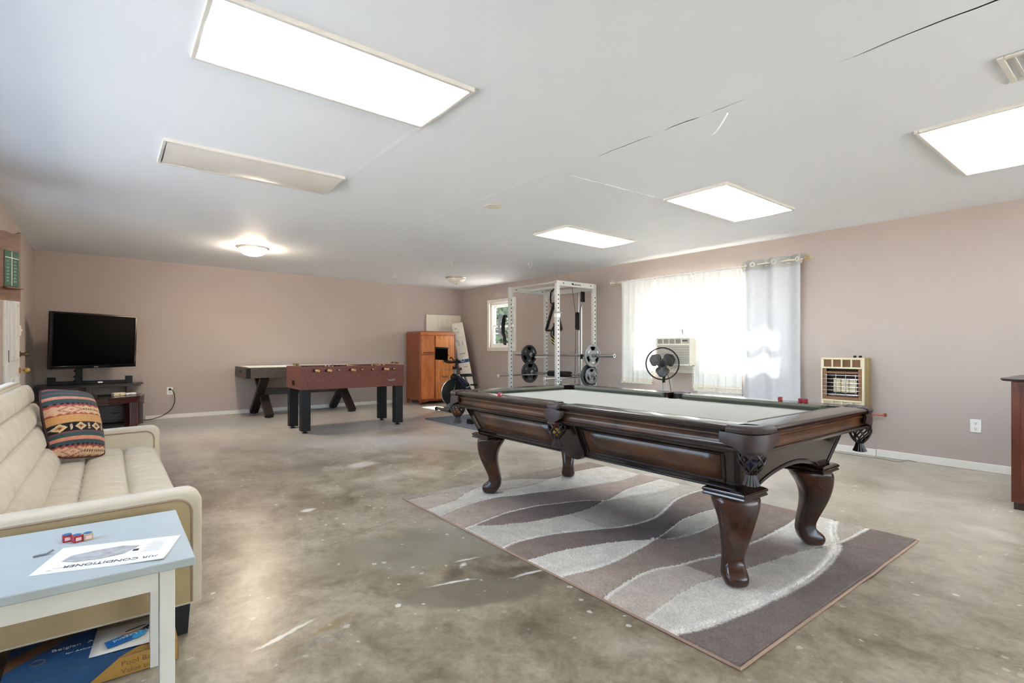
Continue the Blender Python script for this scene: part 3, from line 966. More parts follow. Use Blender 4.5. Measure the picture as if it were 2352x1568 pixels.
# ================================================================== pool table
def burnished(name, dark, light, rough=0.28, amt=1.0):
    k = NT(name)
    v = k.coords()
    f = k.noise(k.coords(scale=(3, 3, 3)), 1.6, 3.0, 0.5, 0.3)
    g = k.noise(k.coords(scale=(30, 4, 60)), 3.0, 5.0)
    c = k.ramp(f, [(0.30, lin(dark)), (0.72, lin(light))])
    c = k.mix(0.15, c, k.ramp(g, [(.3, W(.6)), (.7, W(1))]), 'MULTIPLY')
    k.set(k.p.inputs['Base Color'], c)
    k.p.inputs['Roughness'].default_value = rough
    k.p.inputs['Coat Weight'].default_value = 0.3
    k.p.inputs['Coat Roughness'].default_value = 0.14
    k.bump(g, 0.008, 0.002)
    MATS[name] = k.m
    return k.m
M_ESP = burnished('espresso_wood', (24, 14, 11), (40, 25, 18), 0.17)
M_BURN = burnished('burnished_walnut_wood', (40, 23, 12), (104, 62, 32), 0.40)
M_LEG = burnished('carved_leg_wood', (30, 16, 10), (80, 40, 21), 0.25)
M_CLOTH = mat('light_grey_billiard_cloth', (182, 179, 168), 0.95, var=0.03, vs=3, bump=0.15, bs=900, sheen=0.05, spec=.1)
M_CUSH = mat('painted_shade_cushion_cloth', (104, 103, 90), 0.95, var=0.03, vs=3, bump=0.15, bs=900, spec=.1)  # bed cloth darkened: shade on the cushion faces is painted in
M_LEATHER = mat('dark_brown_leather', (58, 42, 40), 0.42, var=0.12, vs=40, bump=0.25, bs=220)
M_NET = mat('dark_leather_strap', (40, 29, 25), 0.38, var=0.12, vs=50)
PW_, PL_ = 1.30, 2.43
PX, PY = 2.735, 2.275
ZT = 0.793
pt = thing('pool_table', 'dark carved wooden pool table with pale grey cloth and leather pockets', 'pool table', (PX, PY, 0))
hw, hl = PW_ / 2, PL_ / 2
RW = 0.165                  # rail width, rim to cushion nose
iw, il = hw - RW, hl - RW   # half playing area
# bed with pocket mouths
def bed_outline():
    pts = []
    x, y = iw + 0.03, il + 0.03
    def arc(cx, cy, r, a0, a1, n=8):
        return [(cx + r * math.cos(a0 + (a1 - a0) * i / n), cy + r * math.sin(a0 + (a1 - a0) * i / n)) for i in range(n + 1)]
    r = 0.055
    # counter-clockwise from the right side
    pts += [(x, -y + .055)] + [(x, -.045)] + arc(x + .01, 0, .046, -PI / 2 - .0, -PI * 1.5, 8) + [(x, .045)]
    pts += arc(x, y, r, -PI / 2, -PI, 8)
    pts += arc(-x, y, r, 0, -PI / 2, 8)
    pts += [(-x, .045)] + arc(-x - .01, 0, .046, PI / 2, -PI / 2, 8) + [(-x, -.045)]
    pts += arc(-x, -y, r, PI / 2, 0, 8)
    pts += arc(x, -y, r, PI, PI / 2, 8)
    return pts
fixn(MB().prism(bed_outline(), lambda u, v, t: (u, v, t), 0.735, 0.757).build('playing_bed', M_CLOTH, pt, smooth=0))
# rails: profile (outward distance from rim, z)
RAIL_P = [(-.12, ZT - .001), (-.006, ZT), (.006, ZT - .003), (.014, ZT - .011), (.014, ZT - .020), (.006, ZT - .027), (-.006, ZT - .029), (-.008, ZT - .036), (-.12, ZT - .036)]
FRIEZE_P = [(-.008, ZT - .036), (-.004, ZT - .040), (-.004, ZT - .046), (-.012, ZT - .050), (-.018, ZT - .062), (-.018, ZT - .074), (-.012, ZT - .086), (-.004, ZT - .091), (-.05, ZT - .091), (-.05, ZT - .036)]
BEAD_P = [(-.004, ZT - .090), (.004, ZT - .094), (.006, ZT - .099), (.002, ZT - .104), (-.004, ZT - .106), (-.006, ZT - .112), (-.014, ZT - .116), (-.06, ZT - .116), (-.06, ZT - .090)]
CUSH_P = [(-.118, ZT - .0015), (-.150, ZT - .003), (-.164, ZT - .010), (-.165, ZT - .014), (-.140, ZT - .030), (-.135, .757), (-.118, .757)]
def sweep(P, a, b, out, ca=0.0, cb=0.0):
    """sweep profile P along the rim line a->b; ends cut back by ca/cb per unit of inward distance"""
    a, b, out = Vector(a), Vector(b), Vector(out)
    d = (b - a).normalized()
    m = MB()
    r0 = [a + out * p + Vector((0, 0, z)) + d * (ca * -p) for p, z in P]
    r1 = [b + out * p + Vector((0, 0, z)) - d * (cb * -p) for p, z in P]
    m.rings([r0, r1])
    return m
cc_, sc_ = 0.115, 0.058      # rail end distance from corner / side pocket
segs = []
for s in (-1, 1):
    segs.append(((s * hw, -hl + cc_, 0), (s * hw, -sc_, 0), (s, 0, 0), .75, .25))
    segs.append(((s * hw, sc_, 0), (s * hw, hl - cc_, 0), (s, 0, 0), .25, .75))
    segs.append(((-hw + cc_, s * hl, 0), (hw - cc_, s * hl, 0), (0, s, 0), .75, .75))
for a, b, out, ca, cb in segs:
    r = fixn(sweep(RAIL_P, a, b, out).build('rail', M_ESP, pt, smooth=40))
    d = (Vector(b) - Vector(a)).normalized()
    a2, b2 = Vector(a) - d * .04, Vector(b) + d * .04
    fixn(sweep(FRIEZE_P, a2, b2, out).build('frieze', M_BURN, r, smooth=40))
    fixn(sweep(BEAD_P, a2, b2, out).build('bead_moulding', M_ESP, r, smooth=40))
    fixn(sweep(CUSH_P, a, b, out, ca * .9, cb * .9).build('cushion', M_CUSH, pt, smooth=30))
# corner pockets
def corner_path(a, rad, n=10):
    """points and outward normals around the (+,+) corner, from the +y side to the +x side; a = straight run"""
    out = []
    c = (hw - rad, hl - rad)
    k = 4
    for i in range(k):
        out.append(((hw - rad - a + a * i / k, hl), (0, 1)))
    for i in range(n + 1):
        t = PI / 2 - PI / 2 * i / n
        out.append(((c[0] + rad * math.cos(t), c[1] + rad * math.sin(t)), (math.cos(t), math.sin(t))))
    for i in range(1, k + 1):
        out.append(((hw, hl - rad - a * i / k), (1, 0)))
    return out
def pocket_net(parent, cx, cy, ztop, rad=0.052, depth=0.095):
    m = MB()
    n = 8
    for sgn in (-1, 1):
        for i in range(n):
            pts = []
            for q in range(9):
                t = q / 8
                ang = 2 * PI * i / n + sgn * t * 1.5
                rr_ = rad * (1 + .12 * math.sin(PI * t)) * (1 - t ** 2.2 * .72)
                pts.append((cx + rr_ * math.cos(ang), cy + rr_ * math.sin(ang), ztop - depth * t))
            m.tube(pts, .0048, 5)
    m.torus((cx, cy, ztop), (0, 0, 1), rad, .006, 20, 6)
    net = m.build('pocket_net', M_NET, parent)
    z0 = ztop - depth + .006
    m = MB()
    nf = 14
    m.lathe([(.0, z0 + .006), (.020, z0 + .004), (.018, z0 - .008), (.0, z0 - .008)], 14, Matrix.Translation((cx, cy, 0)))
    for i in range(nf):
        a = 2 * PI * i / nf
        w = .006
        ca, sa = math.cos(a), math.sin(a)
        m.tube([(cx + .013 * ca, cy + .013 * sa, z0), (cx + .017 * ca, cy + .017 * sa, z0 - .02), (cx + .029 * ca, cy + .029 * sa, z0 - .052)], [.006, .006, .0072], 5)
    m.build('tassel', M_NET, net)
    return net
def pocket_cup(parent, cx, cy, r=0.05):
    MB().lathe([(r, ZT - .004), (r - .002, ZT - .05), (r - .006, .70), (r * .9, .69)], 20, Matrix.Translation((cx, cy, 0))).build('pocket_liner', mat('black_pocket_leather', (16, 13, 12), .6), parent)
for sx in (-1, 1):
    for sy in (-1, 1):
        def T(p, z):
            return (p[0] * sx, p[1] * sy, z)
        path = corner_path(.045, .085)
        rings = []
        for (p, nn) in path:
            prof = [(-.045, ZT - .004), (-.036, ZT + .003), (-.004, ZT + .004), (.012, ZT - .002), (.019, ZT - .013), (.017, ZT - .025), (.006, ZT - .032), (-.04, ZT - .032)]
            rings.append([T((p[0] + nn[0] * d, p[1] + nn[1] * d), z) for d, z in prof])
        cap = fixn(MB().rings(rings).build('pocket_cap', M_LEATHER, pt, smooth=40))
        # leather drop below the cap
        path = corner_path(.075, .085, 16)
        L = len(path)
        rings = []
        for i, (p, nn) in enumerate(path):
            s = i / (L - 1) * 2 - 1
            zb = ZT - .118 + .045 * max(0, (abs(s) - .42) / .58) ** .8 - .012 * math.exp(-(s / .28) ** 2)
            zt_ = ZT - .028 - .004 * math.cos(s * PI / 2)
            prof = [(.004, zt_), (.013, zt_), (.017, (zt_ * .6 + zb * .4)), (.012, zb), (.002, zb)]
            rings.append([T((p[0] + nn[0] * d, p[1] + nn[1] * d), z) for d, z in prof])
        fixn(MB().rings(rings).build('pocket_apron', M_LEATHER, cap, smooth=50))
        pocket_cup(pt, sx * (hw - .062), sy * (hl - .062), .056)
        pocket_net(pt, sx * (hw - .052), sy * (hl - .052), ZT - .108)
for sx in (-1, 1):
    rings = []
    n = 14
    ww, dep = .055, .028
    pth = []
    for i in range(n + 1):
        t = -1 + 2 * i / n
        y = ww * t
        d = dep * math.sqrt(max(0, 1 - t ** 4))
        pth.append((y, d))
    for i, (y, d) in enumerate(pth):
        prof = [(-.05, ZT - .004), (-.035, ZT + .003), (-.006, ZT + .004), (.004, ZT - .002), (.008, ZT - .012), (.006, ZT - .026), (-.05, ZT - .028)]
        rings.append([(sx * (hw + d * .8 + q), y, z) for q, z in prof])
    cap = fixn(MB().rings(rings).build('pocket_cap', M_LEATHER, pt, smooth=40))
    rings = []
    for i in range(n + 1):
        t = -1 + 2 * i / n
        y = .082 * t
        d = dep * math.sqrt(max(0, 1 - abs(t) ** 3))
        zb = ZT - .085 - .035 * math.exp(-(t / .45) ** 2) + .03 * max(0, abs(t) - .8) / .2
        zt_ = ZT - .030 + .006 * math.cos(t * PI)
        prof = [(.0, zt_), (.010, zt_), (.012, zt_ * .5 + zb * .5), (.008, zb), (.0, zb)]
        rings.append([(sx * (hw + d * .8 + q), y, z) for q, z in prof])
    fixn(MB().rings(rings).build('pocket_apron', M_LEATHER, cap, smooth=50))
    pocket_cup(pt, sx * (hw - .045), 0, .05)
    pocket_net(pt, sx * (hw - .018), 0, ZT - .112)
# tapered cabinet
ZC0, ZC1 = 0.470, ZT - .114
tx_, ty_ = hw - .075, hl - .115      # half size at the top
bx_, by_ = hw - .175, hl - .165      # at the bottom
def cab_side(fn_in, n, zbot):
    """panel between the top and bottom outlines; fn_in(s, z, inset) -> point"""
    m = MB()
    rings = []
    for i in range(n + 1):
        s = -1 + 2 * i / n
        zb = zbot(s)
        rings.append([fn_in(s, ZC1, 0), fn_in(s, zb, 0), fn_in(s, zb, .03), fn_in(s, ZC1, .03)])
    m.rings(rings)
    return m
def lerp(a, b, t): return a + (b - a) * t
def long_fn(sx):
    def f(s, z, ins):
        t = (ZC1 - z) / (ZC1 - ZC0)
        return (sx * (lerp(tx_, bx_, t) - ins), s * (lerp(ty_, by_, t)), z)
    return f
def end_fn(sy):
    def f(s, z, ins):
        t = (ZC1 - z) / (ZC1 - ZC0)
        return (s * lerp(tx_, bx_, t), sy * (lerp(ty_, by_, t) - ins), z)
    return f
def arch(s):
    return ZC0 + .062 * max(0, math.cos(min(1, abs(s) / .64) * PI / 2)) ** .8
def moulding(fn, pts, r=.006):
    m = MB(); path = []
    for (s0, z0), (s1, z1) in zip(pts, pts[1:] + pts[:1]):
        for i in range(8):
            path.append(fn(lerp(s0, s1, i / 8), lerp(z0, z1, i / 8), -.001))
    return m.tube(path, r, 6, True)
for sx in (-1, 1):
    p = fixn(cab_side(long_fn(sx), 24, lambda s: ZC0).build('cabinet_side', M_ESP, pt, smooth=30))
    f = long_fn(sx)
    for a, b in ((-.93, -.12), (.12, .93)):
        moulding(f, [(a, ZC1 - .03), (b, ZC1 - .03), (b, ZC0 + .035), (a, ZC0 + .035)]).build('panel_moulding', M_ESP, p)
        m = MB().grid(lambda u, v, a=a, b=b: f(lerp(a + .015, b - .015, u), lerp(ZC0 + .045, ZC1 - .04, v), -.004), 10, 2)
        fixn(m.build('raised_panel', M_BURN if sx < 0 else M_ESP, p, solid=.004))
    # bottom lip
    MB().bar(f(-.98, ZC0 + .004, .01), f(.98, ZC0 + .004, .01), .035, .012).build('bottom_lip', M_ESP, p, bevel=.004)
    # central drop bracket
    poly = [(-.10, ZC1), (-.10, ZC0 + .07), (-.105, ZC0 + .045), (-.095, ZC0 + .015), (-.075, ZC0 + .002), (-.06, ZC0 - .012), (-.04, ZC0 - .020), (-.018, ZC0 - .026)]
    poly = poly + [(-u, v) for u, v in reversed(poly)]
    fixn(MB().prism(poly, lambda u, v, t: (sx * (lerp(tx_, bx_, (ZC1 - v) / (ZC1 - ZC0)) + t), u, v), -.01, .022).build('centre_bracket', M_ESP, p, bevel=.004))
for sy in (-1, 1):
    p = fixn(cab_side(end_fn(sy), 40, arch).build('cabinet_end', M_ESP, pt, smooth=30))
    f = end_fn(sy)
    MB().tube([f(s, arch(s) + .018, -.002) for s in [i / 20 * .66 for i in range(-20, 21)]], .006, 6).build('arch_moulding', M_ESP, p)
    for a in (-.90, .90):
        MB().tube([f(a, ZC1 - .01, -.001), f(a * .99, ZC0 + .02, -.001)], .004, 6).build('edge_moulding', M_ESP, p)
# frame under the slate (closes the cabinet)
B(-tx_ + .03, tx_ - .03, -ty_ + .03, ty_ - .03, .66, .735).build('slate_frame', M_ESP, pt)
# legs
ZL = [.435, .415, .385, .35, .30, .25, .20, .15, .115, .09, .075, .06, .04, .02, .0]
OUT = [.088, .098, .102, .101, .093, .074, .050, .024, .014, .020, .042, .062, .068, .064, .046]
INN = [-.112, -.115, -.098, -.072, -.056, -.054, -.062, -.074, -.080, -.082, -.080, -.077, -.068, -.052, -.034]
HWD = [.106, .108, .106, .094, .080, .071, .062, .054, .050, .050, .052, .056, .058, .055, .043]
def make_leg():
    rings = []
    for z, o, i, h in zip(ZL, OUT, INN, HWD):
        c, d = (o + i) / 2, (o - i) / 2
        ring = []
        n = 28
        for j in range(n):
            a = 2 * PI * j / n
            ca, sa = math.cos(a), math.sin(a)
            e = 0.62
            x = c + d * math.copysign(abs(ca) ** e, ca)
            y = h * math.copysign(abs(sa) ** e, sa)
            if .09 < z < .40 and abs(sa) > .8 and abs(ca) < .5:
                y *= .93          # carved side flute
            ring.append((x, y, z + .0125))
        rings.append(ring)
    return MB().rings(rings)
leg_me = None
for sx, sy in ((-1, -1), (1, -1), (-1, 1), (1, 1)):
    ang = math.atan2(sy, sx)
    cx, cy = sx * (bx_ - .065), sy * (by_ - .065)
    l = fixn(make_leg().build('leg', M_LEG, pt, smooth=60, sub=1))
    l.location = (cx, cy, 0); l.rotation_euler = (0, 0, ang)
    m = MB()
    prof = [(.090, .475), (.104, .468), (.108, .458), (.100, .450), (.106, .442), (.104, .436), (.085, .432)]
    rings = [[(sgx * r, sgy * r, z) for sgx, sgy in ((-1, -1), (1, -1), (1, 1), (-1, 1))] for r, z in prof]
    p = fixn(m.rings(rings).build('plinth', M_ESP, l, smooth=0, bevel=.003))
    p.rotation_euler = (0, 0, -ang)
# balls resting in three of the nets, chalk on the rails
def ball_thing(label, c, P, r=.0275):
    o = MB().ball((0, 0, 0), r, 10).build('billiard_ball', mat('ball_' + c[0], c[1], .08, var=.0), None, smooth=80)
    o.location = P
    tag(o, label, 'ball', 'billiard balls in the pockets')
nz = ZT - .112
ball_thing('red billiard ball in the net of the near side pocket', ('red', (150, 24, 30)), (PX - hw + .018, PY + .006, nz - .005))
ball_thing('gold billiard ball at the bottom of the near side pocket net', ('gold', (206, 158, 52)), (PX - hw + .018, PY - .004, nz - .058))
ball_thing('orange billiard ball in the far left corner pocket net', ('orange', (206, 120, 60)), (PX - hw + .052, PY + hl - .052, nz - .052))
ball_thing('white cue ball in the far left corner pocket net', ('white', (232, 228, 214)), (PX - hw + .052, PY + hl - .050, nz + .002))
ball_thing('purple billiard ball in the nearest corner pocket net', ('purple', (44, 32, 70)), (PX - hw + .052, PY - hl + .052, nz - .045))
M_CHRED = mat('red_chalk_label', (168, 36, 42), .6, var=.1, vs=60)
M_CHBLUE = mat('blue_chalk', (44, 104, 150), .9, var=.1)
def chalk(label, P, rz, dusty=False, side=None, group='chalk cubes'):
    t = thing('chalk_cube', label, 'chalk', P, rz, group)
    s = .0115
    B(-s, s, -s, s, 0, .021).build('wrapper', side or M_CHRED, t, bevel=.0012)
    MB().lathe([(.0, .0215), (.0105, .0225), (.011, .020)], 12).build('chalk_top', M_CHBLUE, t)
    B(-s * .6, s * .6, -s - .0003, -s, .005, .015).build('label_mark', mat('pale_label_print', (226, 190, 190), .6), t)
    return t
chalk('red chalk cube on the left long rail of the pool table', (PX - hw + .055, PY + .62, ZT), .3)
chalk('red chalk cube on the far long rail, left one of two', (PX + hw - .05, 1.55, ZT), .2)
chalk('red chalk cube on the far long rail, nearer the heater', (PX + hw - .05, 1.43, ZT), .5)
chalk('red chalk cube touching its neighbour on the far rail end', (PX + hw - .05, 1.40, ZT), .5)

# ================================================================== cream sofa
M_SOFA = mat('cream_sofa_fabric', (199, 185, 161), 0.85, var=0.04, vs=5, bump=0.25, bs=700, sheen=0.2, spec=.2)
M_SOFAD = mat('shaded_sofa_side_fabric', (176, 152, 112), 0.85, var=0.05, vs=5, bump=0.25, bs=700, sheen=0.2, spec=.2)  # cream fabric with the near arm's shade painted in as tan
M_PIPE = mat('sofa_piping', (196, 182, 158), 0.8, var=.03)
M_SEAM = mat('sofa_welt_brown', (150, 128, 104), 0.8, var=.05)
M_SLEG = mat('black_sofa_leg', (20, 17, 16), 0.5, var=.1)
sofa = thing('sofa', 'cream tufted sofa with low arms standing along the left wall', 'sofa', (0, 0, 0))
SY0, SY1 = 2.375, 4.56      # outer faces of the arms
AW = 0.085                 # arm thickness
# tufted cushions: cells with rounded tops
def tufted(fn, nu_cells, nv_cells, du, dv, nu, nv, seam=.9):
    """fn(u, v, h): point on the cushion at height h above its base surface"""
    def H(u, v):
        a = abs(math.sin(PI * u * nu_cells)); b = abs(math.sin(PI * v * nv_cells))
        return .42 * a ** .7 + .20 * min(1, a * 5) ** .5 + .38 * min(1, b * 2.2) ** .45 * (.45 + .55 * min(1, a * 3) ** .5)
    return MB().grid(lambda u, v: fn(u, v, H(u, v)), nu, nv)
ya, yb = SY0 + AW - .005, SY1 - AW + .005
def seat_fn(u, v, h):
    # u across the depth (0 back, 1 front), v along the length
    x = -0.30 + u * 0.575
    z = 0.388 + .044 * h + .012 * math.sin(PI * u)
    if u > .93:
        t = (u - .93) / .07
        z -= .075 * t ** 2; x = -0.30 + .93 * .575 + .045 * math.sin(t * PI / 2)
    return (x, ya + v * (yb - ya), z)
seat = fixn(tufted(seat_fn, 3, 16, 0, 0, 72, 320).build('seat_cushion', M_SOFA, sofa, smooth=180))
B(-.34, .262, ya, yb, .30, .40).build('seat_base', M_SOFA, seat, bevel=.02)
MB().tube([(.268, ya, .372), (.268, yb, .372)], .006, 6).build('front_piping', M_PIPE, seat)
def back_fn(u, v, h):
    # u up the back, v along
    bx0, bz0, bx1, bz1 = -0.245, .42, -0.43, .885
    x = lerp(bx0, bx1, u) - .02 * math.sin(PI * u); z = lerp(bz0, bz1, u)
    nx, nz = .93, .37
    return (x + nx * .045 * h, ya - .01 + v * (yb - ya + .02), z + nz * .045 * h)
back = fixn(tufted(back_fn, 4, 14, 0, 0, 88, 300).build('backrest', M_SOFA, sofa, smooth=180))
for v_ in (0.0, 1.0):
    m = MB()
    m.rings([[back_fn(i / 40, v_, 1 if False else (lambda a: .42 * a ** .7 + .20 * min(1, a * 5) ** .5)(abs(math.sin(PI * i / 40 * 4)))), (lerp(-.245, -.43, i / 40) - .035, back_fn(0, v_, 0)[1], lerp(.42, .885, i / 40) - .012)] for i in range(41)], closed=False)
    m.build('cushion_end', M_SOFA, back, smooth=60)
# back shell behind the tufting
m = MB()
prof = [(-.25, .40), (-.43, .885), (-.45, .905), (-.49, .908), (-.52, .89), (-.53, .86), (-.44, .36), (-.36, .34)]
m.rings([[(x, y, z) for x, z in prof] for y in (ya - .012, yb + .012)])
fixn(m.build('back_shell', M_SOFA, back, smooth=50))
MB().tube([(-.445, ya - .012, .905), (-.445, yb + .012, .905)], .008, 6).build('top_piping', M_PIPE, back)
def hseam(u, nc):
    a = abs(math.sin(PI * u * nc))
    return .42 * a ** .7 + .20 * min(1, a * 5) ** .5
M_STITCH = mat('sofa_seam_thread', (128, 112, 90), .9, var=0)
for k_ in range(1, 16):
    pts = [Vector(seat_fn(.02 + .9 * i / 50, k_ / 16, hseam(.02 + .9 * i / 50, 3))) + Vector((0, 0, .0006)) for i in range(51)]
    MB().tube(pts, .0016, 4).build('seam', M_STITCH, seat)
for k_ in range(1, 14):
    pts = [Vector(back_fn(.01 + .98 * i / 60, k_ / 14, hseam(.01 + .98 * i / 60, 4))) + Vector((.0006, 0, .0003)) for i in range(61)]
    MB().tube(pts, .0016, 4).build('seam', M_STITCH, back)
# arms
def arm(y0, y1, outer_is_near):
    prof = []
    x0, x1, z0, z1 = -0.53, 0.295, 0.125, 0.572
    rr_ = .055
    n = 8
    def outline(ins, zlow):
        pts = [(x0, zlow), (x0, z1 - ins - .015)]
        pts += [(x1 - ins - rr_ + (rr_) * math.sin(a), z1 - ins - rr_ + rr_ * math.cos(a)) for a in [PI / 2 * i / n for i in range(n + 1)]]
        pts += [(x1 - ins, zlow)]
        return pts
    m = MB()
    o = outline(0, z0)
    k = .018
    ys_ = [(y0, .018), (y0 + .006, .006), (y0 + k, 0), (y1 - k, 0), (y1 - .006, .006), (y1, .018)]
    m.rings([[(x, y, z) for x, z in outline(i, z0)] for y, i in ys_])
    a = fixn(m.build('arm', M_SOFA, sofa, smooth=50))
    # side panels, set inside a welt
    for yy, s in ((y0, -1), (y1, 1)):
        p = outline(.036, z0 + .008)
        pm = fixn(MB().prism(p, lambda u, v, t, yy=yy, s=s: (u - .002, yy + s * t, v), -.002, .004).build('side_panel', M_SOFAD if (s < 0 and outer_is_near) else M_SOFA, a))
        MB().tube([(u - .002, yy + s * .005, v) for u, v in outline(.034, z0 + .01)[1:]], .0045, 6).build('welt', M_SEAM, a)
    return a
arm(SY0, SY0 + AW, True)
arm(SY1 - AW, SY1, False)
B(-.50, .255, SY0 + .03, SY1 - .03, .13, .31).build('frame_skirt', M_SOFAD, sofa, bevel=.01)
for x in (-.44, .225):
    for y in (SY0 + .05, SY1 - .05):
        m = MB().rings([[(x + a * r, y + b * r, z) for a, b in ((-1, -1), (1, -1), (1, 1), (-1, 1))] for r, z in ((.024, 0), (.032, .13))])
        fixn(m.build('leg', M_SLEG, sofa, smooth=0, bevel=.003))

# ---- kilim throw pillow
def pillow():
    cols = {'bk': (34, 30, 32), 'rd': (168, 74, 66), 'or': (206, 154, 98), 'pk': (206, 128, 110), 'gn': (46, 66, 62), 'cr': (214, 188, 150), 'te': (62, 88, 86), 'br': (112, 62, 50), 'mv': (124, 72, 78)}
    bands = [(0, .03, 'rd'), (.03, .10, 'gn'), (.10, .125, 'mv'), (.125, .175, 'te'), (.175, .225, 'pk'), (.225, .285, 'te'), (.285, .315, 'zig'), (.315, .47, 'med'), (.47, .575, 'or'), (.575, .70, 'dia'),
             (.70, .715, 'mv'), (.715, .765, 'te'), (.765, .81, 'pk'), (.81, .86, 'te'), (.86, .885, 'zig'), (.885, 1.01, 'med')]
    def col(a, b, rr):
        # a along the length, b across
        for lo, hi, c in bands:
            if lo <= a < hi:
                t = (a - lo) / (hi - lo)
                if c == 'zig':
                    return cols['bk'] if (t < .5 + .45 * math.sin(b * 75)) else cols['mv']
                if c == 'med':
                    y = abs(t - .5) * 2
                    if b < .50:
                        cx = abs(b - .30) / .17
                        d = cx + y * 1.5
                        if d < .35: return cols['pk']
                        if d < .55: return cols['cr']
                        if .95 < d < 1.12 and y < .7: return cols['br']
                        if y + .12 * math.sin(b * 60) > .72: return cols['rd']
                        return mixc(cols['cr'], cols['pk'], .35)
                    edge = .55 + .3 * abs(((b * 7) % 1) - .5) * 2
                    if y > edge: return cols['rd']
                    if y < .18 and (b * 22) % 1 < .5: return cols['br']
                    return mixc(cols['cr'], cols['or'], .25)
                if c == 'or':
                    return mixc(cols['or'], (176, 118, 66), .5 if (math.sin(a * 260) * math.sin(b * 130)) > .35 else 0)
                if c == 'dia':
                    k = (b * 3.4 + .15) % 1
                    d = abs(k - .5) * 2.6 + abs(t - .5) * 2 * .95
                    if d < .3: return cols['br']
                    if d < .55: return cols['or']
                    if d < .85: return cols['cr']
                    if abs(k - .0) < .07 or abs(k - 1) < .07:
                        return cols['cr'] if abs(t - .5) < .32 and rr.random() < .7 else cols['bk']
                    return cols['bk']
                if c == 'te' or c == 'gn':
                    return mixc(cols[c], cols['bk'], .25 * rr.random())
                if c == 'pk':
                    return cols['pk'] if (t + .25 * math.sin(b * 40)) > .25 else cols['or']
                return cols[c]
        return cols['rd']
    rr = random.Random(2)
    t = thing('throw_pillow', 'red, green and gold patterned kilim throw pillow on the sofa', 'pillow', (0, 0, 0))
    hx, hy = .165, .235
    nn = 110
    m = MB(); cs = []
    def surf(u, v, s):
        a, b = u * 2 - 1, v * 2 - 1
        pin = 1 - .10 * (1 - abs(a) ** 2) * 0
        x = a * hx * (1 - .09 * (1 - a * a) * 0 - .07 * (b * b) * 0 - .05 * (1 - abs(a)) * abs(b)) * (1 - .06 * (1 - b * b) * 0)
        y = b * hy
        # corners pull out
        x *= 1 - .05 * (1 - b * b) - .12 * abs(a * b) ** 3
        y *= 1 - .05 * (1 - a * a) - .12 * abs(a * b) ** 3
        z = s * .105 * max(0, (1 - abs(a) ** 2.3) * (1 - abs(b) ** 2.3)) ** .6
        return Vector((x, y, z))
    for s in (1, -1):
        o = len(m.v)
        for j in range(nn + 1):
            for i in range(nn + 1):
                u, v = i / nn, j / nn
                m.v.append(tuple(surf(u, v, s)))
                c = lin(col(1 - v, u, rr)) if s > 0 else lin(cols['bk'])
                f = rr.uniform(.88, 1.1)
                cs.append((c[0] * f, c[1] * f, c[2] * f))
        for j in range(nn):
            for i in range(nn):
                a = o + j * (nn + 1) + i
                q = (a, a + 1, a + nn + 2, a + nn + 1)
                m.f.append(q if s > 0 else q[::-1])
    # pillow frame: normal towards the room, leaning in the corner of back and far arm
    xx = Vector((.80, .58, -.15)).normalized()
    up = Vector((-.62, .0, .78)); up = (up - xx * up.dot(xx)).normalized()
    M = frame((-.170, 4.19, .658), xx, up)
    m.xf(M)
    p = m.build('cover', vcol_mat('kilim_weave', .9, .5, 500.0, .1), t, smooth=180, cols=cs)
    path = []
    for a, b in [((0, 0), (1, 0)), ((1, 0), (1, 1)), ((1, 1), (0, 1)), ((0, 1), (0, 0))]:
        for i in range(12):
            w = i / 12
            path.append(M @ surf(a[0] + (b[0] - a[0]) * w, a[1] + (b[1] - a[1]) * w, 1))
    MB().tube(path, .006, 6, True).build('edge_cord', mat('dark_pillow_cord', (70, 40, 38), .8), t)
pillow()

# ================================================================== side table, papers, chalk
M_BLUET = mat('pale_blue_table_paint', (174, 182, 181), 0.4, var=.02, bump=.05, bs=60)
M_WHITEP = mat('white_table_paint', (226, 222, 212), 0.4, var=.02)
TX0, TX1, TY0, TY1, TZ = -.36, .200, 1.745, 2.300, .520
st = thing('side_table', 'white side table with pale blue top beside the sofa', 'table', (0, 0, 0))
B(TX0, TX1, TY0, TY1, TZ - .024, TZ).build('tabletop', M_BLUET, st, bevel=.003)
ins = .046
for x in (TX0 + ins, TX1 - ins - .038):
    for y in (TY0 + ins, TY1 - ins - .038):
        B(x, x + .038, y, y + .038, 0, TZ - .024).build('leg', M_WHITEP, st, bevel=.002)
for y in (TY0 + ins + .008, TY1 - ins - .03):
    B(TX0 + ins + .044, TX1 - ins - .044, y, y + .022, TZ - .092, TZ - .024).build('apron', M_WHITEP, st)
for x in (TX0 + ins + .008, TX1 - ins - .03):
    B(x, x + .022, TY0 + ins + .044, TY1 - ins - .044, TZ - .092, TZ - .024).build('apron', M_WHITEP, st)
M_PAPER = mat('white_paper', (240, 238, 230), .6, var=.01)
M_INK = mat('black_ink', (40, 40, 44), .6, var=0)
M_GREYINK = mat('grey_photo_ink', (168, 166, 164), .6, var=.2, vs=60)
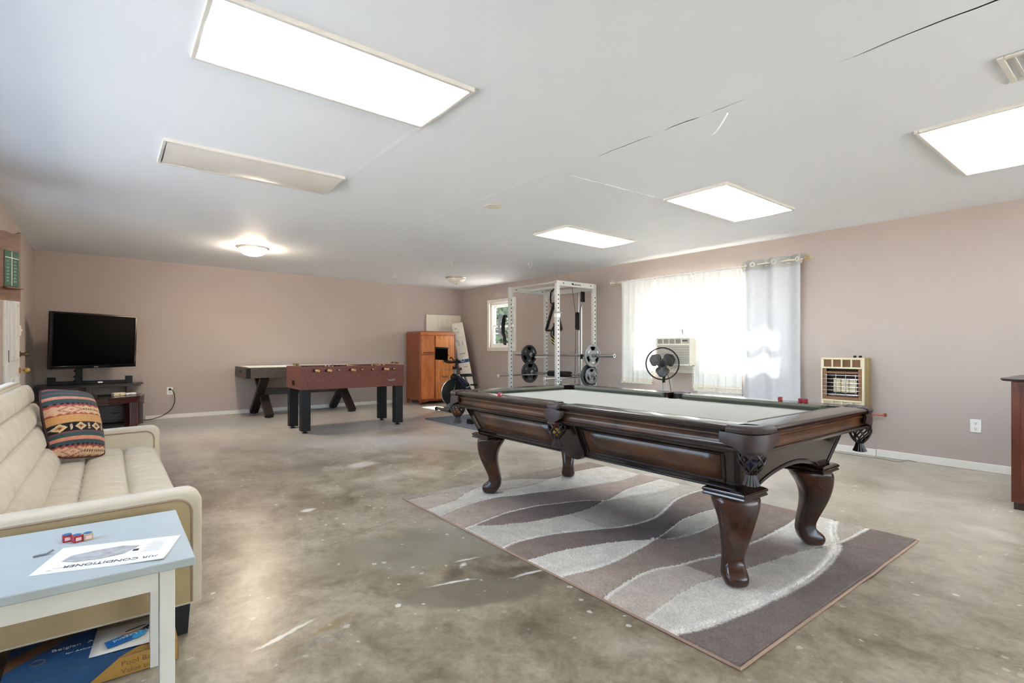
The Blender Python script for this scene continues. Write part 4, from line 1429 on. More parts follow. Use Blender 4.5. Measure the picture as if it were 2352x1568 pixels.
# manual, lettering upside down for the viewer
tt = thing('appliance_manual', 'white air conditioner manual lying on the pale blue tabletop', 'manual', (0, 0, 0))
pw, ph = .302, .206
Mp = frame((.184, 1.971, TZ + .0012), (-.957, .29, 0), (-.29, -.957, 0))
def curl(u, v):
    return .0006 + .005 * max(0, v - .75) * max(0, .35 - u) * 8
MB().grid(lambda u, v: tuple(Mp @ Vector((u * pw, v * ph, curl(u, v)))), 14, 10).build('page', M_PAPER, tt, solid=.0016)
M_off = lambda x, y, z=.0014: Mp @ Matrix.Translation((x, y, z))
text('title_lettering', 'AIR CONDITIONER', .0255, M_INK, tt, M_off(.022, .163), .0002)
def flat(name, x0, x1, y0, y1, m_, parent, M, z=.0014, t=.0002):
    return MB().box(x0, x1, y0, y1, z, z + t, M).build(name, m_, parent)
poly = [(.095, .06), (.14, .045), (.20, .06), (.255, .085), (.262, .125), (.225, .142), (.17, .138), (.12, .118)]
MB().prism(poly, lambda u, v, t: tuple(Mp @ Vector((u, v, t))), .0014, .0017).build('printed_picture', M_GREYINK, tt)
for i in range(9):
    flat('printed_line', .030, .078 - (i % 3) * .006, .118 - i * .010, .1195 - i * .010, M_GREYINK, tt, Mp)
flat('printed_picture', .088, .102, .088, .104, M_INK, tt, Mp)
for x0, x1, y in ((.02, .06, .190), (.24, .262, .176), (.262, .272, .188)):
    flat('printed_line', x0, x1, y, y + .0018, M_INK if x0 > .25 else M_GREYINK, tt, Mp)
M_TAN = mat('tan_chalk_block', (186, 164, 132), .8, var=.08, vs=40)
chalk('red chalk cube on the blue side table, leftmost of three', (-.100, 2.128, TZ), .15, group='chalk cubes on the side table')
chalk('red chalk cube on the blue side table, the nearest of three', (-.0755, 2.106, TZ), .35, group='chalk cubes on the side table')
chalk('tan sided chalk cube on the blue side table', (-.050, 2.108, TZ), .25, side=M_TAN, group='chalk cubes on the side table')
cm = MB().bar((-.022, 0, .003), (.006, .004, .003), .006, .003).bar((.006, .004, .003), (.022, .012, .009), .006, .003)
o = cm.build('metal_clip', mat('grey_clip_metal', (128, 126, 124), .35, .8)); o.location = (-.148, 2.020, TZ)
tag(o, 'small bent grey metal clip on the blue side table', 'clip')

# ---- ball-set box on the floor, leaflet on top
bxt = thing('ball_set_box', 'blue and gold pool ball box on the floor beneath the side table', 'box', (0, 0, 0))
M_BOXB = mat('blue_printed_card', (38, 76, 118), .45, var=.1, vs=20)
M_BOXG = mat('gold_printed_card', (178, 134, 62), .5, var=.06, vs=20)
M_BOXBR = mat('brown_printed_card', (110, 76, 50), .5, var=.06, vs=20)
M_WINK = mat('white_ink', (232, 232, 228), .5, var=0)
M_BINK = mat('brown_ink', (120, 88, 44), .5, var=0)
bx0, bx1, by0, by1, bh = -.268, .200, 2.218, 2.500, .069
B(bx0, bx1, by0, by1, .001, bh).build('carton', M_BOXB, bxt, bevel=.0015)
T1 = Matrix.Identity(4)
def facet(poly, m_, face):
    if face == 'top':
        f = lambda u, v, t: (u, v, bh + t)
    elif face == 'front':
        f = lambda u, v, t: (u, by0 - t, v)
    else:
        f = lambda u, v, t: (bx1 + t, u, v)
    fixn(MB().prism(poly, f, .0002, .0009).build('printed_facet', m_, bxt, smooth=0))
facet([(bx0, by0 + .11), (bx0 + .0, by0 + .20), (bx0 + .10, by1), (bx0 + .17, by1), (bx0 + .17, by1 - .004)], M_BOXBR, 'top')
facet([(bx1 - .001, by0), (bx1 - .001, by0 + .13), (.03, by0)], M_BOXG, 'top')
facet([(bx1 - .001, .003), (bx1 - .001, bh - .001), (.03, bh - .001), (-.06, .003)], M_BOXG, 'front')
facet([(by0 + .001, .003), (by1, .003), (by1, bh - .001), (by0 + .001, bh - .001)], M_BOXG, 'right')
text('title_lettering', 'Belgian  A', .026, M_WINK, bxt, frame((-.155, 2.395, bh + .0008), (1, .02, 0), (-.02, 1, 0)), .0002, sx=1.1)
text('title_lettering', 'for Actual', .014, M_WINK, bxt, frame((-.115, 2.352, bh + .0008), (1, .02, 0), (-.02, 1, 0)), .0002, sx=1.25)
text('side_lettering', 'Pool Balls', .024, M_BINK, bxt, frame((.035, by0 - .0012, .037), (1, 0, 0), (0, 0, 1)), .0002, sx=1.15)
text('side_lettering', 'Value pack', .022, M_BINK, bxt, frame((.035, by0 - .0012, .012), (1, 0, 0), (0, 0, 1)), .0002, sx=1.15)
for x, y in ((-.185, 2.345), (-.02, 2.335)):
    MB().torus((x, y, bh + .001), (0, 0, 1), .018, .0012, 20, 4).build('printed_emblem', M_BINK, bxt)
lf = thing('glossy_leaflet', 'white leaflet with blue printed shapes lying on the ball box', 'leaflet', (0, 0, 0))
Ml = frame((-.052, 2.272, bh + .0022), (.995, -.10, 0), (.10, .995, 0))
lw, lh = .215, .228
MB().grid(lambda u, v: tuple(Ml @ Vector((u * lw, v * lh, .0005 + .004 * math.sin(u * 2.5) ** 2 * (1 - v)))), 8, 6).build('page', mat('cream_paper', (226, 219, 206), .5, var=.02), lf, solid=.001)
zz = .0075
M_LB = mat('bright_blue_print', (24, 104, 176), .4, var=.06); M_LP = mat('dark_purple_print', (34, 26, 52), .4); M_LC = mat('sky_blue_print', (60, 168, 222), .4)
def lprint(poly, m_, z=zz):
    fixn(MB().prism(poly, lambda u, v, t: tuple(Ml @ Vector((u, v, z + t))), 0, .0004).build('printed_shape', m_, lf, smooth=0))
lprint([(.035, .070), (.050, .020), (.120, .050), (.150, .100), (.075, .090)], M_LB)
lprint([(.115, .085), (.210, .125), (.212, .165), (.160, .140)], M_LP)
lprint([(.115, .055), (.135, .050), (.160, .085), (.140, .105), (.118, .088)], M_LC, zz + .0005)
lprint([(.17, .02), (.21, .03), (.212, .085), (.185, .075)], M_LC)
lprint([(.090, .122), (.150, .150), (.152, .143), (.092, .115)], M_INK, zz + .0006)
lprint([(.07, .118), (.12, .13), (.125, .115), (.08, .100)], mat('beige_hand_print', (206, 184, 156), .5), zz + .0003)
text('title_lettering', 'The Legend', .027, M_WINK, lf, Ml @ frame((.168, .118, zz + .0010), (-.93, -.42, 0), (.42, -.93, 0)), .0002, sx=.95)
for a, b in ((.04, .17), (.12, .19), (.16, .165)):
    MB().box(a, a + .035, b, b + .003, zz - .002, zz - .0016, Ml @ Matrix.Rotation(.25, 4, 'Z')).build('printed_line', M_GREYINK, lf)

# ================================================================== television corner
M_CHERRY = wood('dark_cherry_wood', (40, 12, 12), (76, 26, 22), (14, 1, 1), .3, .4, 5)
M_CHERRYB = wood('brown_cherry_wood', (36, 16, 13), (64, 30, 22), (1, 14, 14), .4, .2, 5)
M_GLOSSB = mat('gloss_black_plastic', (10, 10, 12), .12, var=0)
M_SCREEN = mat('black_screen', (2, 2, 2), .25, var=0, spec=.04)
M_CHROME = mat('silver_metal', (196, 196, 198), .22, 1.0, var=.02)
tc = thing('tv_console', 'dark wood television console with open upper shelf against the far wall', 'console', (0, 0, 0))
cx0, cx1, cyf = XL + .03, .42, 9.58
B(cx0, cx1, cyf, YF - .02, .585, .603).build('upper_shelf', M_CHERRYB, tc, bevel=.003)
B(cx0 + .03, cx1 - .03, cyf + .02, YF - .03, .560, .585).build('shelf_apron', M_CHERRYB, tc, bevel=.002)
for x in (cx0 + .05, -.25, .22):
    B(x, x + .07, cyf + .03, YF - .04, .318, .562).build('shelf_post', M_CHERRYB, tc)
B(cx0, cx1 + .01, cyf - .03, YF - .02, .300, .320).build('cabinet_top', M_CHERRYB, tc, bevel=.003)
B(cx0 + .02, cx1 - .03, cyf, YF - .03, .05, .300).build('cabinet_body', M_CHERRYB, tc)
for x in (cx0 + .01, cx1 - .055):
    B(x, x + .05, cyf - .015, cyf + .04, .0, .300).build('corner_post', M_CHERRYB, tc, bevel=.003)
    B(x, x + .05, YF - .08, YF - .025, .0, .300).build('corner_post', M_CHERRYB, tc, bevel=.003)
for i in range(2):
    xa = cx0 + .07 + i * .545
    d = B(xa, xa + .53, cyf - .012, cyf + .002, .07, .285).build('drawer', M_CHERRYB, tc, bevel=.004)
    MB().tube([(xa + .22, cyf - .012, .18), (xa + .24, cyf - .035, .175), (xa + .29, cyf - .035, .175), (xa + .31, cyf - .012, .18)], .005, 6).build('pull', M_AGED, d)
# television on its post mount
tv = thing('television', 'large flat black television turned towards the room', 'television', (0, 0, 0))
A0, A1 = Vector((-.578, 8.79, 0)), Vector((.335, 9.535, 0))
dx = (A1 - A0).normalized(); ct = (A0 + A1) / 2; tw = (A1 - A0).length
Mt = frame((ct.x, ct.y, 1.222), dx, (0.03, -.03, 1))
hw2, hh2 = tw / 2, .372
MB().box(-hw2, hw2, -hh2, hh2, -.045, -.012, Mt).build('housing', M_BLACK, tv, bevel=.008)
bz = MB()
w = .030
bz.box(-hw2, hw2, hh2 - w * .8, hh2, -.014, .004, Mt).box(-hw2, hw2, -hh2, -hh2 + w * 1.35, -.014, .004, Mt).box(-hw2, -hw2 + w, -hh2 + w * 1.35, hh2 - w * .8, -.014, .004, Mt).box(hw2 - w, hw2, -hh2 + w * 1.35, hh2 - w * .8, -.014, .004, Mt)
bz.build('bezel', M_GLOSSB, tv, bevel=.004)
MB().box(-hw2 + w, hw2 - w, -hh2 + w * 1.35, hh2 - w * .8, -.013, -.004, Mt).build('screen', M_SCREEN, tv)
MB().box(-.03, .03, -hh2 + .010, -hh2 + .022, .004, .0046, Mt).build('maker_mark', M_CHROME, tv)
mt = thing('tv_mount', 'black post mount holding the television above the console', 'tv mount', (0, 0, 0))
B(-.44, -.23, 9.47, 9.66, .604, .616).build('base_plate', M_BLACK, mt, bevel=.004)
B(-.365, -.285, 9.52, 9.575, .616, 1.25).build('post', M_BLACK, mt, bevel=.006)
MB().bar((-.325, 9.53, 1.15), (ct.x - .02, ct.y + .05, 1.16), .10, .16).build('bracket', M_BLACK, mt)
for z in (.66, .72, .80):
    MB().cyl((-.365, 9.545, z), (-.380, 9.545, z), .014, n=12).build('clamp_bolt', M_BLACK, mt)
# soundbar
sb = thing('soundbar', 'black soundbar with raised end speakers on the console shelf', 'soundbar', (0, 0, 0))
s0, s1 = -.665, .285
B(s0 + .05, s1 - .05, 9.60, 9.66, .604, .655).build('bar_body', M_BLACK, sb, bevel=.006)
for x in (s0, s1 - .085):
    B(x, x + .09, 9.595, 9.67, .604, .715).build('end_speaker', M_BLACK, sb, bevel=.006)
B(-.115, -.06, 9.598, 9.601, .622, .642).build('maker_mark', M_CHROME, sb)
# set-top box under the shelf
sx_ = thing('set_top_box', 'black set-top box on the console beneath the upper shelf', 'set-top box', (0, 0, 0))
B(-.22, .0, 9.60, 9.78, .321, .40).build('case', M_BLACK, sx_, bevel=.004)
B(-.20, -.13, 9.597, 9.601, .36, .385).build('display', M_GLOSSB, sx_)
# octagonal coffee table
ot = thing('octagonal_table', 'dark cherry octagonal table with fluted edge before the television', 'table', (0, 0, 0))
oc = [(-.70, 8.70), (.00, 8.70), (.36, 8.93), (.42, 9.12), (.42, 9.40), (.28, 9.52), (-.62, 9.52), (-.78, 9.36), (-.78, 8.82)]
def shrink(P, k):
    cx_ = sum(p[0] for p in P) / len(P); cy_ = sum(p[1] for p in P) / len(P)
    return [(cx_ + (x - cx_) * k, cy_ + (y - cy_) * k) for x, y in P]
fixn(MB().prism(oc, lambda u, v, t: (u, v, t), .448, .460).build('tabletop', mat('dark_glossy_top', (52, 46, 42), .12, var=.1, coat=.6), ot, smooth=0, bevel=.003))
m = MB()
for i, (k, z0, z1) in enumerate(((.985, .432, .448), (.965, .426, .432), (.985, .412, .426), (.965, .406, .412), (.985, .392, .406), (.965, .386, .392), (.982, .372, .386))):
    q = MB().prism(shrink(oc, k), lambda u, v, t: (u, v, t), z0, z1)
    m.add(q.v, q.f)
fixn(m.build('fluted_apron', M_CHERRY, ot, smooth=0, bevel=.002))
for (x, y, a) in ((.255, 9.0, .55), (-.62, 8.80, -.4), (.30, 9.42, -.6), (-.62, 9.42, .5)):
    l = MB().box(-.055, .055, -.055, .055, 0, .372).build('leg', M_CHERRY, ot, bevel=.004)
    l.location = (x, y, 0); l.rotation_euler = (0, 0, a)
    for i in range(5):
        xo = -.042 + i * .021
        MB().tube([(xo, -.055, .01), (xo, -.055, .365)], .007, 6).build('flute', M_CHERRY, l)
        MB().tube([(.055, xo, .01), (.055, xo, .365)], .007, 6).build('flute', M_CHERRY, l)
# things on the octagonal table
def small(name, mb, m_, label, cat, P, rz=0, **kw):
    o = mb.build(name, m_, **kw); o.location = P; o.rotation_euler = (0, 0, rz)
    return tag(o, label, cat)
M_CREAM = mat('cream_plastic', (224, 214, 180), .4, var=.04)
t = thing('controller', 'cream handheld control box on the octagonal table', 'control box', (.115, 9.09, .460), .5)
B(-.075, .075, -.035, .035, 0, .045).build('shell', M_CREAM, t, bevel=.008)
B(-.01, .01, -.0365, -.034, .015, .024).build('button', M_BLACK, t)
t = thing('power_adapter', 'white rounded power adapter beside the cream control box', 'adapter', (.245, 9.13, .460), .5)
B(-.07, .07, -.04, .04, 0, .034).build('shell', M_PLATE, t, bevel=.012)
B(-.04, .0, -.041, -.039, .012, .016).build('seam', M_SLOT, t)
t = thing('remote_control', 'black remote control lying on the octagonal table', 'remote', (-.01, 9.22, .460), .25)
B(-.10, .10, -.022, .022, 0, .018).build('shell', M_BLACK, t, bevel=.006)
for i in range(5):
    B(-.08 + i * .03, -.065 + i * .03, -.012, .012, .018, .020).build('key', M_SLOT, t)
t = thing('remote_control', 'silver and black remote beside the pillow on the octagonal table', 'remote', (-.36, 9.12, .460), .35)
B(-.12, .12, -.024, .024, 0, .022).build('shell', M_CHROME, t, bevel=.008)
B(-.11, .02, -.018, .018, .022, .025).build('keypad', M_BLACK, t, bevel=.002)
t = thing('glass_dish', 'blue grey glass dish standing on the octagonal table', 'dish', (-.27, 8.95, .460))
MB().lathe([(.0, .002), (.04, .002), (.055, .03), (.062, .05), (.056, .05), (.048, .028), (.036, .010), (.0, .010)], 24).build('bowl', mat('blue_grey_glass', (62, 76, 98), .15, var=.1), t)
t = thing('headphones', 'black headphones lying on the octagonal table behind the pillow', 'headphones', (-.47, 9.22, .460), .3)
MB().tube([(.09 * math.cos(a), .09 * math.sin(a), .02 + .008 * math.sin(a)) for a in [PI * i / 12 for i in range(13)]], .007, 6).build('headband', M_BLACK, t)
for s in (-1, 1):
    MB().lathe([(.0, -.015), (.034, -.015), (.036, 0), (.034, .015), (.0, .015)], 16, Matrix.Translation((s * .09, 0, .036)) @ Matrix.Rotation(PI / 2, 4, 'Y')).build('ear_cup', M_BLACK, t)

# ================================================================== dartboard cabinet on the left wall
dc = thing('dartboard_cabinet', 'open brown dartboard cabinet with green chalkboard door on left wall', 'cabinet', (0, 0, 0))
M_DCAB = wood('walnut_cabinet_wood', (94, 58, 40), (134, 92, 68), (1, 1, 12), .45, .1, 5)
M_CHALKB = mat('green_chalkboard', (74, 112, 88), .7, var=.12, vs=30)
def scallop(w, zb, zt, n=16, flip=False):
    pts = [(0, zb), (w, zb)]
    top = []
    for i in range(n + 1):
        u = i / n
        top.append((w * (1 - u), zt + .045 * (math.cos(PI * u) * .5) - .02 * math.sin(2 * PI * u)))
    if flip:
        top = [(w * (1 - i / n), zt + .045 * (math.cos(PI * (1 - i / n)) * .5)) for i in range(n + 1)]
    return pts + top
yb0, yb1 = 5.48, 5.97
m = MB()
m.box(XL + .001, XL + .10, yb0, yb0 + .012, 1.52, 2.08).box(XL + .001, XL + .10, yb1 - .012, yb1, 1.52, 2.08).box(XL + .001, XL + .10, yb0 + .012, yb1 - .012, 1.52, 1.532).box(XL + .001, XL + .012, yb0 + .012, yb1 - .012, 1.532, 2.08)
m.build('case', M_DCAB, dc)
# far door swung open, inner face towards the viewer
hinge = Vector((XL + .095, yb1 + .004, 0))
dd = Vector((.40, .62, 0)).normalized()
nn_ = Vector((dd.y, -dd.x, 0))
doorp = fixn(MB().prism(scallop(.235, 1.525, 2.10), lambda u, v, t: tuple(hinge + dd * u + nn_ * t + Vector((0, 0, v))), -.016, 0).build('door', M_DCAB, dc))
def on_door(u, v, t): return tuple(hinge + dd * u + nn_ * t + Vector((0, 0, v)))
fixn(MB().prism([(.075, 1.645), (.215, 1.645), (.215, 1.945), (.075, 1.945)], on_door, 0, .003).build('chalkboard', M_CHALKB, doorp))
fixn(MB().prism([(.141, 1.65), (.147, 1.65), (.147, 1.94), (.141, 1.94)], on_door, .003, .0036).build('chalk_line', M_WINK, doorp))
fixn(MB().prism([(.08, 1.885), (.212, 1.880), (.212, 1.886), (.08, 1.892)], on_door, .003, .0036).build('chalk_line', M_WINK, doorp))
rr = random.Random(9)
for i in range(7):
    for u in (.095, .165):
        z = 1.85 - i * .028
        m = MB()
        for q in range(3):
            uu = u + q * .009
            m.tube([on_door(uu, z, .004), on_door(uu + rr.uniform(.002, .007), z + .014, .004)], .0011, 4)
        m.build('chalk_score', M_WINK, doorp)
MB().bar(on_door(.06, 1.633, .014), on_door(.232, 1.633, .014), .028, .010).build('chalk_ledge', M_DCAB, doorp, bevel=.002)
for z in (1.62, 1.95):
    MB().cyl(on_door(.0, z - .02, .004), on_door(.0, z + .02, .004), .006, n=10).build('hinge', M_AGED, doorp)
# near door, swung open out of view
hinge2 = Vector((XL + .095, yb0 - .004, 0)); d2 = Vector((.2, -.9, 0)).normalized(); n2 = Vector((d2.y, -d2.x, 0))
fixn(MB().prism(scallop(.235, 1.525, 2.10), lambda u, v, t: tuple(hinge2 + d2 * u + n2 * t + Vector((0, 0, v))), -.016, 0).build('door', M_DCAB, dc))
MB().cyl((XL + .013, (yb0 + yb1) / 2, 1.80), (XL + .045, (yb0 + yb1) / 2, 1.80), .215, n=40).build('dartboard', mat('dartboard_sisal', (52, 46, 40), .9, var=.4, vs=20), dc)

# ================================================================== foosball table
M_FOOS = wood('red_brown_laminate', (84, 34, 26), (118, 56, 44), (2, 14, 14), .4, .15, 6)
M_FLEG = mat('charcoal_laminate', (25, 24, 25), .55, var=.06, spec=.3)
M_SCREW = mat('dark_screw', (24, 18, 18), .4, .5, var=0)
M_FIELD = mat('green_playfield', (64, 108, 74), .5)
M_HAND = wood('pale_handle_wood', (168, 124, 74), (206, 164, 108), (10, 10, 1), .4, .2, 6)
fb = thing('foosball_table', 'red-brown foosball table with black square legs and wooden handles', 'foosball table', (0, 0, 0))
fx0, fx1, fy0, fy1, fz0, fz1 = 1.99, 3.455, 7.055, 7.755, .572, .876
th_ = .028
for nm, b in (('side_panel', (fx0, fx1, fy0, fy0 + th_, fz0, fz1)), ('side_panel', (fx0, fx1, fy1 - th_, fy1, fz0, fz1)),
              ('end_panel', (fx0, fx0 + th_, fy0 + th_, fy1 - th_, fz0, fz1)), ('end_panel', (fx1 - th_, fx1, fy0 + th_, fy1 - th_, fz0, fz1))):
    B(*b).build(nm, M_FOOS, fb, bevel=.002)
B(fx0 + th_, fx1 - th_, fy0 + th_, fy1 - th_, .70, .715).build('playfield', M_FIELD, fb)
for x in (fx0 + .012, fx1 - .127):
    for y in (fy0 + .012, fy1 - .127):
        l = B(x, x + .115, y, y + .115, .03, fz0).build('leg', M_FLEG, fb, bevel=.003)
        MB().lathe([(.0, 0), (.034, 0), (.034, .012), (.018, .016), (.014, .034), (0, .034)], 16, Matrix.Translation((x + .0575, y + .0575, 0))).build('levelling_foot', M_BLACK, l)
B(fx0 - .004, fx0 + .003, fy0 + .30, fy0 + .41, fz0 + .045, fz0 + .11).build('ball_return', M_SCREEN, fb, bevel=.002)
n = 8
for i in range(n):
    x = fx0 + .17 + i * (fx1 - fx0 - .34) / (n - 1)
    z = .825
    near = i in (0, 1, 3, 6)
    off = (.02, -.03, .04, .01, .03, -.02, -.06, .02)[i]
    ext = .17 if near else .07
    far = .07 if near else .17
    rod = MB().cyl((x, fy0 - ext, z), (x, fy1 + far, z), .008, n=10).build('rod', M_CHROME, fb)
    if near:
        MB().lathe([(.0, 0), (.014, 0), (.017, .02), (.013, .05), (.017, .09), (.015, .112), (.0, .115)], 14, Matrix.Translation((x, fy0 - ext - .02, z)) @ Matrix.Rotation(-PI / 2, 4, 'X')).build('handle', M_HAND, rod)
        MB().cyl((x, fy1 + far, z), (x, fy1 + far + .012, z), .013, n=10).build('end_cap', M_BLACK, rod)
    else:
        MB().lathe([(.0, 0), (.014, 0), (.017, .02), (.013, .05), (.017, .09), (.015, .112), (.0, .115)], 14, Matrix.Translation((x, fy1 + far - .10, z)) @ Matrix.Rotation(-PI / 2, 4, 'X')).build('handle', M_HAND, rod)
        MB().lathe([(.0, 0), (.010, 0), (.011, .06), (.008, .07), (.0, .07)], 12, Matrix.Translation((x, fy0 - ext, z)) @ Matrix.Rotation(-PI / 2, 4, 'X')).build('end_cap', M_HAND, rod)
    MB().cyl((x, fy0 - .012, z), (x, fy0, z), .018, n=12).cyl((x, fy1, z), (x, fy1 + .012, z), .018, n=12).build('bushing', M_BLACK, rod)
    npl = (3, 2, 3, 5, 5, 3, 2, 3)[i]
    tilt = (.2, 1.2, .1, 2.2, .3, 1.9, .15, 2.4)[i]
    for q in range(npl):
        y = lerp(fy0 + .13, fy1 - .13, (q + .5) / npl) + off
        Mq = Matrix.Translation((x, y, z)) @ Matrix.Rotation(tilt, 4, 'Y')
        m = MB().box(-.008, .008, -.012, .012, -.07, .025, Mq).box(-.014, .014, -.010, .010, -.085, -.065, Mq)
        m.ball(Mq @ Vector((0, 0, .040)), .014, 6)
        m.cyl(Mq @ Vector((0, -.018, 0)), Mq @ Vector((0, .018, 0)), .013, n=10)
        m.build('player_figure', M_BLACK if i in (0, 1, 3, 5) else M_HAND, rod)
for y, xs in ((fy0 + .05, fx0 + .02), (fy1 - .05, fx1 - .02)):
    pass
for xe, c in ((fx0 + .014, -1), (fx1 - .014, 1)):
    s = MB().cyl((xe, fy0 + .12, fz1 + .028), (xe, fy0 + .42, fz1 + .028), .004, n=8).cyl((xe, fy0 + .12, fz1 - .005), (xe, fy0 + .12, fz1 + .028), .004, n=8).cyl((xe, fy0 + .42, fz1 - .005), (xe, fy0 + .42, fz1 + .028), .004, n=8).build('score_rod', M_CHROME, fb)
    for q in range(7):
        y = fy0 + .15 + q * .03 + (.04 if q > 3 else 0)
        B(xe - .012, xe + .012, y, y + .022, fz1 + .014, fz1 + .042).build('score_bead', M_BLACK if q % 2 else mat('gold_bead', (150, 118, 60), .4), s, bevel=.003)
for (x, z) in [(fx0 + .11 + i * .155, .735) for i in range(9)] + [(fx0 + .05, .82), (fx0 + .05, .70), (fx0 + .085, .655), (fx0 + .085, .625), (fx1 - .06, .82), (fx1 - .06, .66), (fx1 - .06, .62), (fx1 - .02, .70), (fx1 - .02, .83)]:
    MB().cyl((x, fy0 - .003, z), (x, fy0 + .001, z), .006, n=8).build('bolt_head', M_SCREW, fb)
for (y, z) in ((fy0 + .07, .64), (fy0 + .20, .64), (fy0 + .63, .66), (fy0 + .63, .80)):
    MB().cyl((fx0 - .003, y, z), (fx0 + .001, y, z), .006, n=8).build('bolt_head', M_SCREW, fb)
# silvery maker's emblem: winged bar
ex, ez = fx1 - .20, .66
poly = [(-.062, .012), (-.052, .014), (-.04, .005), (.03, .010), (.062, .016), (.055, .004), (.04, .002), (.03, -.010), (-.035, -.012), (-.045, -.002)]
fixn(MB().prism(poly, lambda u, v, t: (ex + u, fy0 - t, ez + v), 0, .003).build('maker_emblem', M_CHROME, fb, smooth=0))
fixn(MB().prism([(-.03, -.006), (.025, -.004), (.03, .004), (-.03, .001)], lambda u, v, t: (ex + u, fy0 - t, ez + v), .003, .0036).build('emblem_print', M_INK, fb, smooth=0))

# ================================================================== air hockey table
M_AHB = wood('grey_brown_laminate', (56, 47, 40), (80, 68, 58), (2, 14, 14), .5, .1, 5)
M_AHL = wood('dark_brown_leg_wood', (22, 16, 14), (42, 31, 28), (10, 10, 2), .45, .1, 5)
ah = thing('air_hockey_table', 'dark brown air hockey table with crossed legs by the far wall', 'air hockey table', (0, 0, 0))
ax0, ax1, ay0, ay1, az0, az1 = 1.71, 3.69, 8.965, 9.885, .648, .815
for nm, b in (('side_board', (ax0, ax1, ay0, ay0 + .05, az0, az1)), ('side_board', (ax0, ax1, ay1 - .05, ay1, az0, az1)),
              ('end_board', (ax0, ax0 + .05, ay0 + .05, ay1 - .05, az0, az1)), ('end_board', (ax1 - .05, ax1, ay0 + .05, ay1 - .05, az0, az1))):
    B(*b).build(nm, M_AHB, ah, bevel=.003)
for x in (ax0 - .003, ax1 - .06):
    B(x, x + .063, ay0 - .003, ay0 + .06, az0 - .003, az1 - .01).build('corner_guard', M_BLACK, ah, bevel=.004)
M_WLAM = mat('white_gloss_laminate', (236, 236, 230), .2, var=.01)
B(ax0 + .05, ax1 - .05, ay0 + .05, ay1 - .05, az1 - .05, az1 - .03).build('playing_surface', M_WLAM, ah)
fr = MB().box(ax0 + .035, ax1 - .035, ay0 + .03, ay0 + .065, az1 - .02, az1 + .006).box(ax0 + .035, ax1 - .035, ay1 - .065, ay1 - .03, az1 - .02, az1 + .006)
fr.box(ax0 + .035, ax0 + .07, ay0 + .065, ay1 - .065, az1 - .02, az1 + .006).box(ax1 - .07, ax1 - .035, ay0 + .065, ay1 - .065, az1 - .02, az1 + .006)
fr.build('rail_trim', M_WLAM, ah, bevel=.003)
B(ax0 - .004, ax0 + .002, ay0 + .36, ay0 + .52, az0 + .075, az0 + .115).build('goal_slot', M_SCREEN, ah)
for xc in (2.02, 3.38):
    for (ya_, yb_) in ((ay0 + .05, ay1 - .07), (ay1 - .07, ay0 + .05)):
        dx_ = .035 if ya_ < yb_ else -.035
        leg = MB().bar((xc + dx_, ya_, .03), (xc + dx_, yb_, az0), .07, .13, (1, 0, 0)).build('cross_leg', M_AHL, ah, bevel=.004)
        MB().cyl((xc + dx_, ya_ + (.02 if ya_ < yb_ else -.02), 0), (xc + dx_, ya_ + (.02 if ya_ < yb_ else -.02), .035), .034, .026, n=14).build('levelling_foot', M_BLACK, leg)
B(2.02, 3.38, 9.37, 9.44, .345, .455).build('stretcher', M_AHL, ah, bevel=.003)
t = thing('dangling_cord', 'thin grey cord hanging beneath the air hockey table', 'cord', (0, 0, 0))
MB().tube(spline([(2.80, 9.5, .66), (2.80, 9.6, .45), (2.83, 9.72, .22), (2.92, 9.78, .03), (3.05, 9.75, .006), (3.3, 9.8, .005)], 6), .004, 6).build('cable', mat('grey_cord', (120, 118, 116), .5), t)

# ================================================================== wardrobe
M_WARD = wood('orange_walnut_veneer', (150, 80, 40), (196, 118, 66), (3, 3, .6), .3, .35, 4)
M_WARDS = wood('dark_orange_walnut_side', (116, 54, 28), (150, 76, 42), (3, 3, .6), .35, .25, 4)
M_WLINE = mat('pale_inlay_line', (214, 160, 128), .35, var=.05)
wd = thing('wardrobe', 'vintage orange walnut wardrobe with doors and drawers in far corner', 'wardrobe', (4.865, 9.25, 0))
ww_, wdp, wh = .83, .58, 1.465
prof = [(0, .085), (0, wh - .05), (.012, wh - .018), (.04, wh), (ww_ - .04, wh), (ww_ - .012, wh - .018), (ww_, wh - .05), (ww_, .085)]
fixn(MB().prism(prof, lambda u, v, t: (u, t, v), .012, wdp).build('carcass', M_WARDS, wd, smooth=0, bevel=.004))
B(0.02, ww_ - .02, 0.0, .02, wh - .085, wh - .02).build('top_rail', M_WARD, wd, bevel=.006)
B(0.0, .03, -.004, .02, .0, wh - .06).build('front_stile', M_WARDS, wd, bevel=.008)
B(ww_ - .03, ww_, -.004, .02, .0, wh - .06).build('front_stile', M_WARDS, wd, bevel=.008)
poly = [(.03, .085), (.03, .03), (.10, .045), (.25, .07), (.42, .055), (.58, .07), (.72, .045), (ww_ - .03, .03), (ww_ - .03, .085)]
fixn(MB().prism(poly, lambda u, v, t: (u, t, v), .004, .022).build('skirt', M_WARDS, wd))
for x in (.01, ww_ - .05):
    B(x, x + .04, wdp - .05, wdp, 0, .09).build('back_leg', M_WARDS, wd)
def diag_mat(name, ang):
    if name in MATS: return MATS[name]
    k = NT(name)
    v = k.coords(scale=(16, 16, 1.2), rot=(0, ang, 0))
    f = k.noise(v, 2.2, 5.0, .6, .4)
    k.set(k.p.inputs['Base Color'], k.ramp(f, [(.3, lin(160, 84, 38)), (.7, lin(224, 150, 84))]))
    k.p.inputs['Roughness'].default_value = .28; k.p.inputs['Coat Weight'].default_value = .4
    MATS[name] = k.m
    return k.m
MD1, MD2 = diag_mat('diagonal_veneer_left', R(45)), diag_mat('diagonal_veneer_right', R(-45))
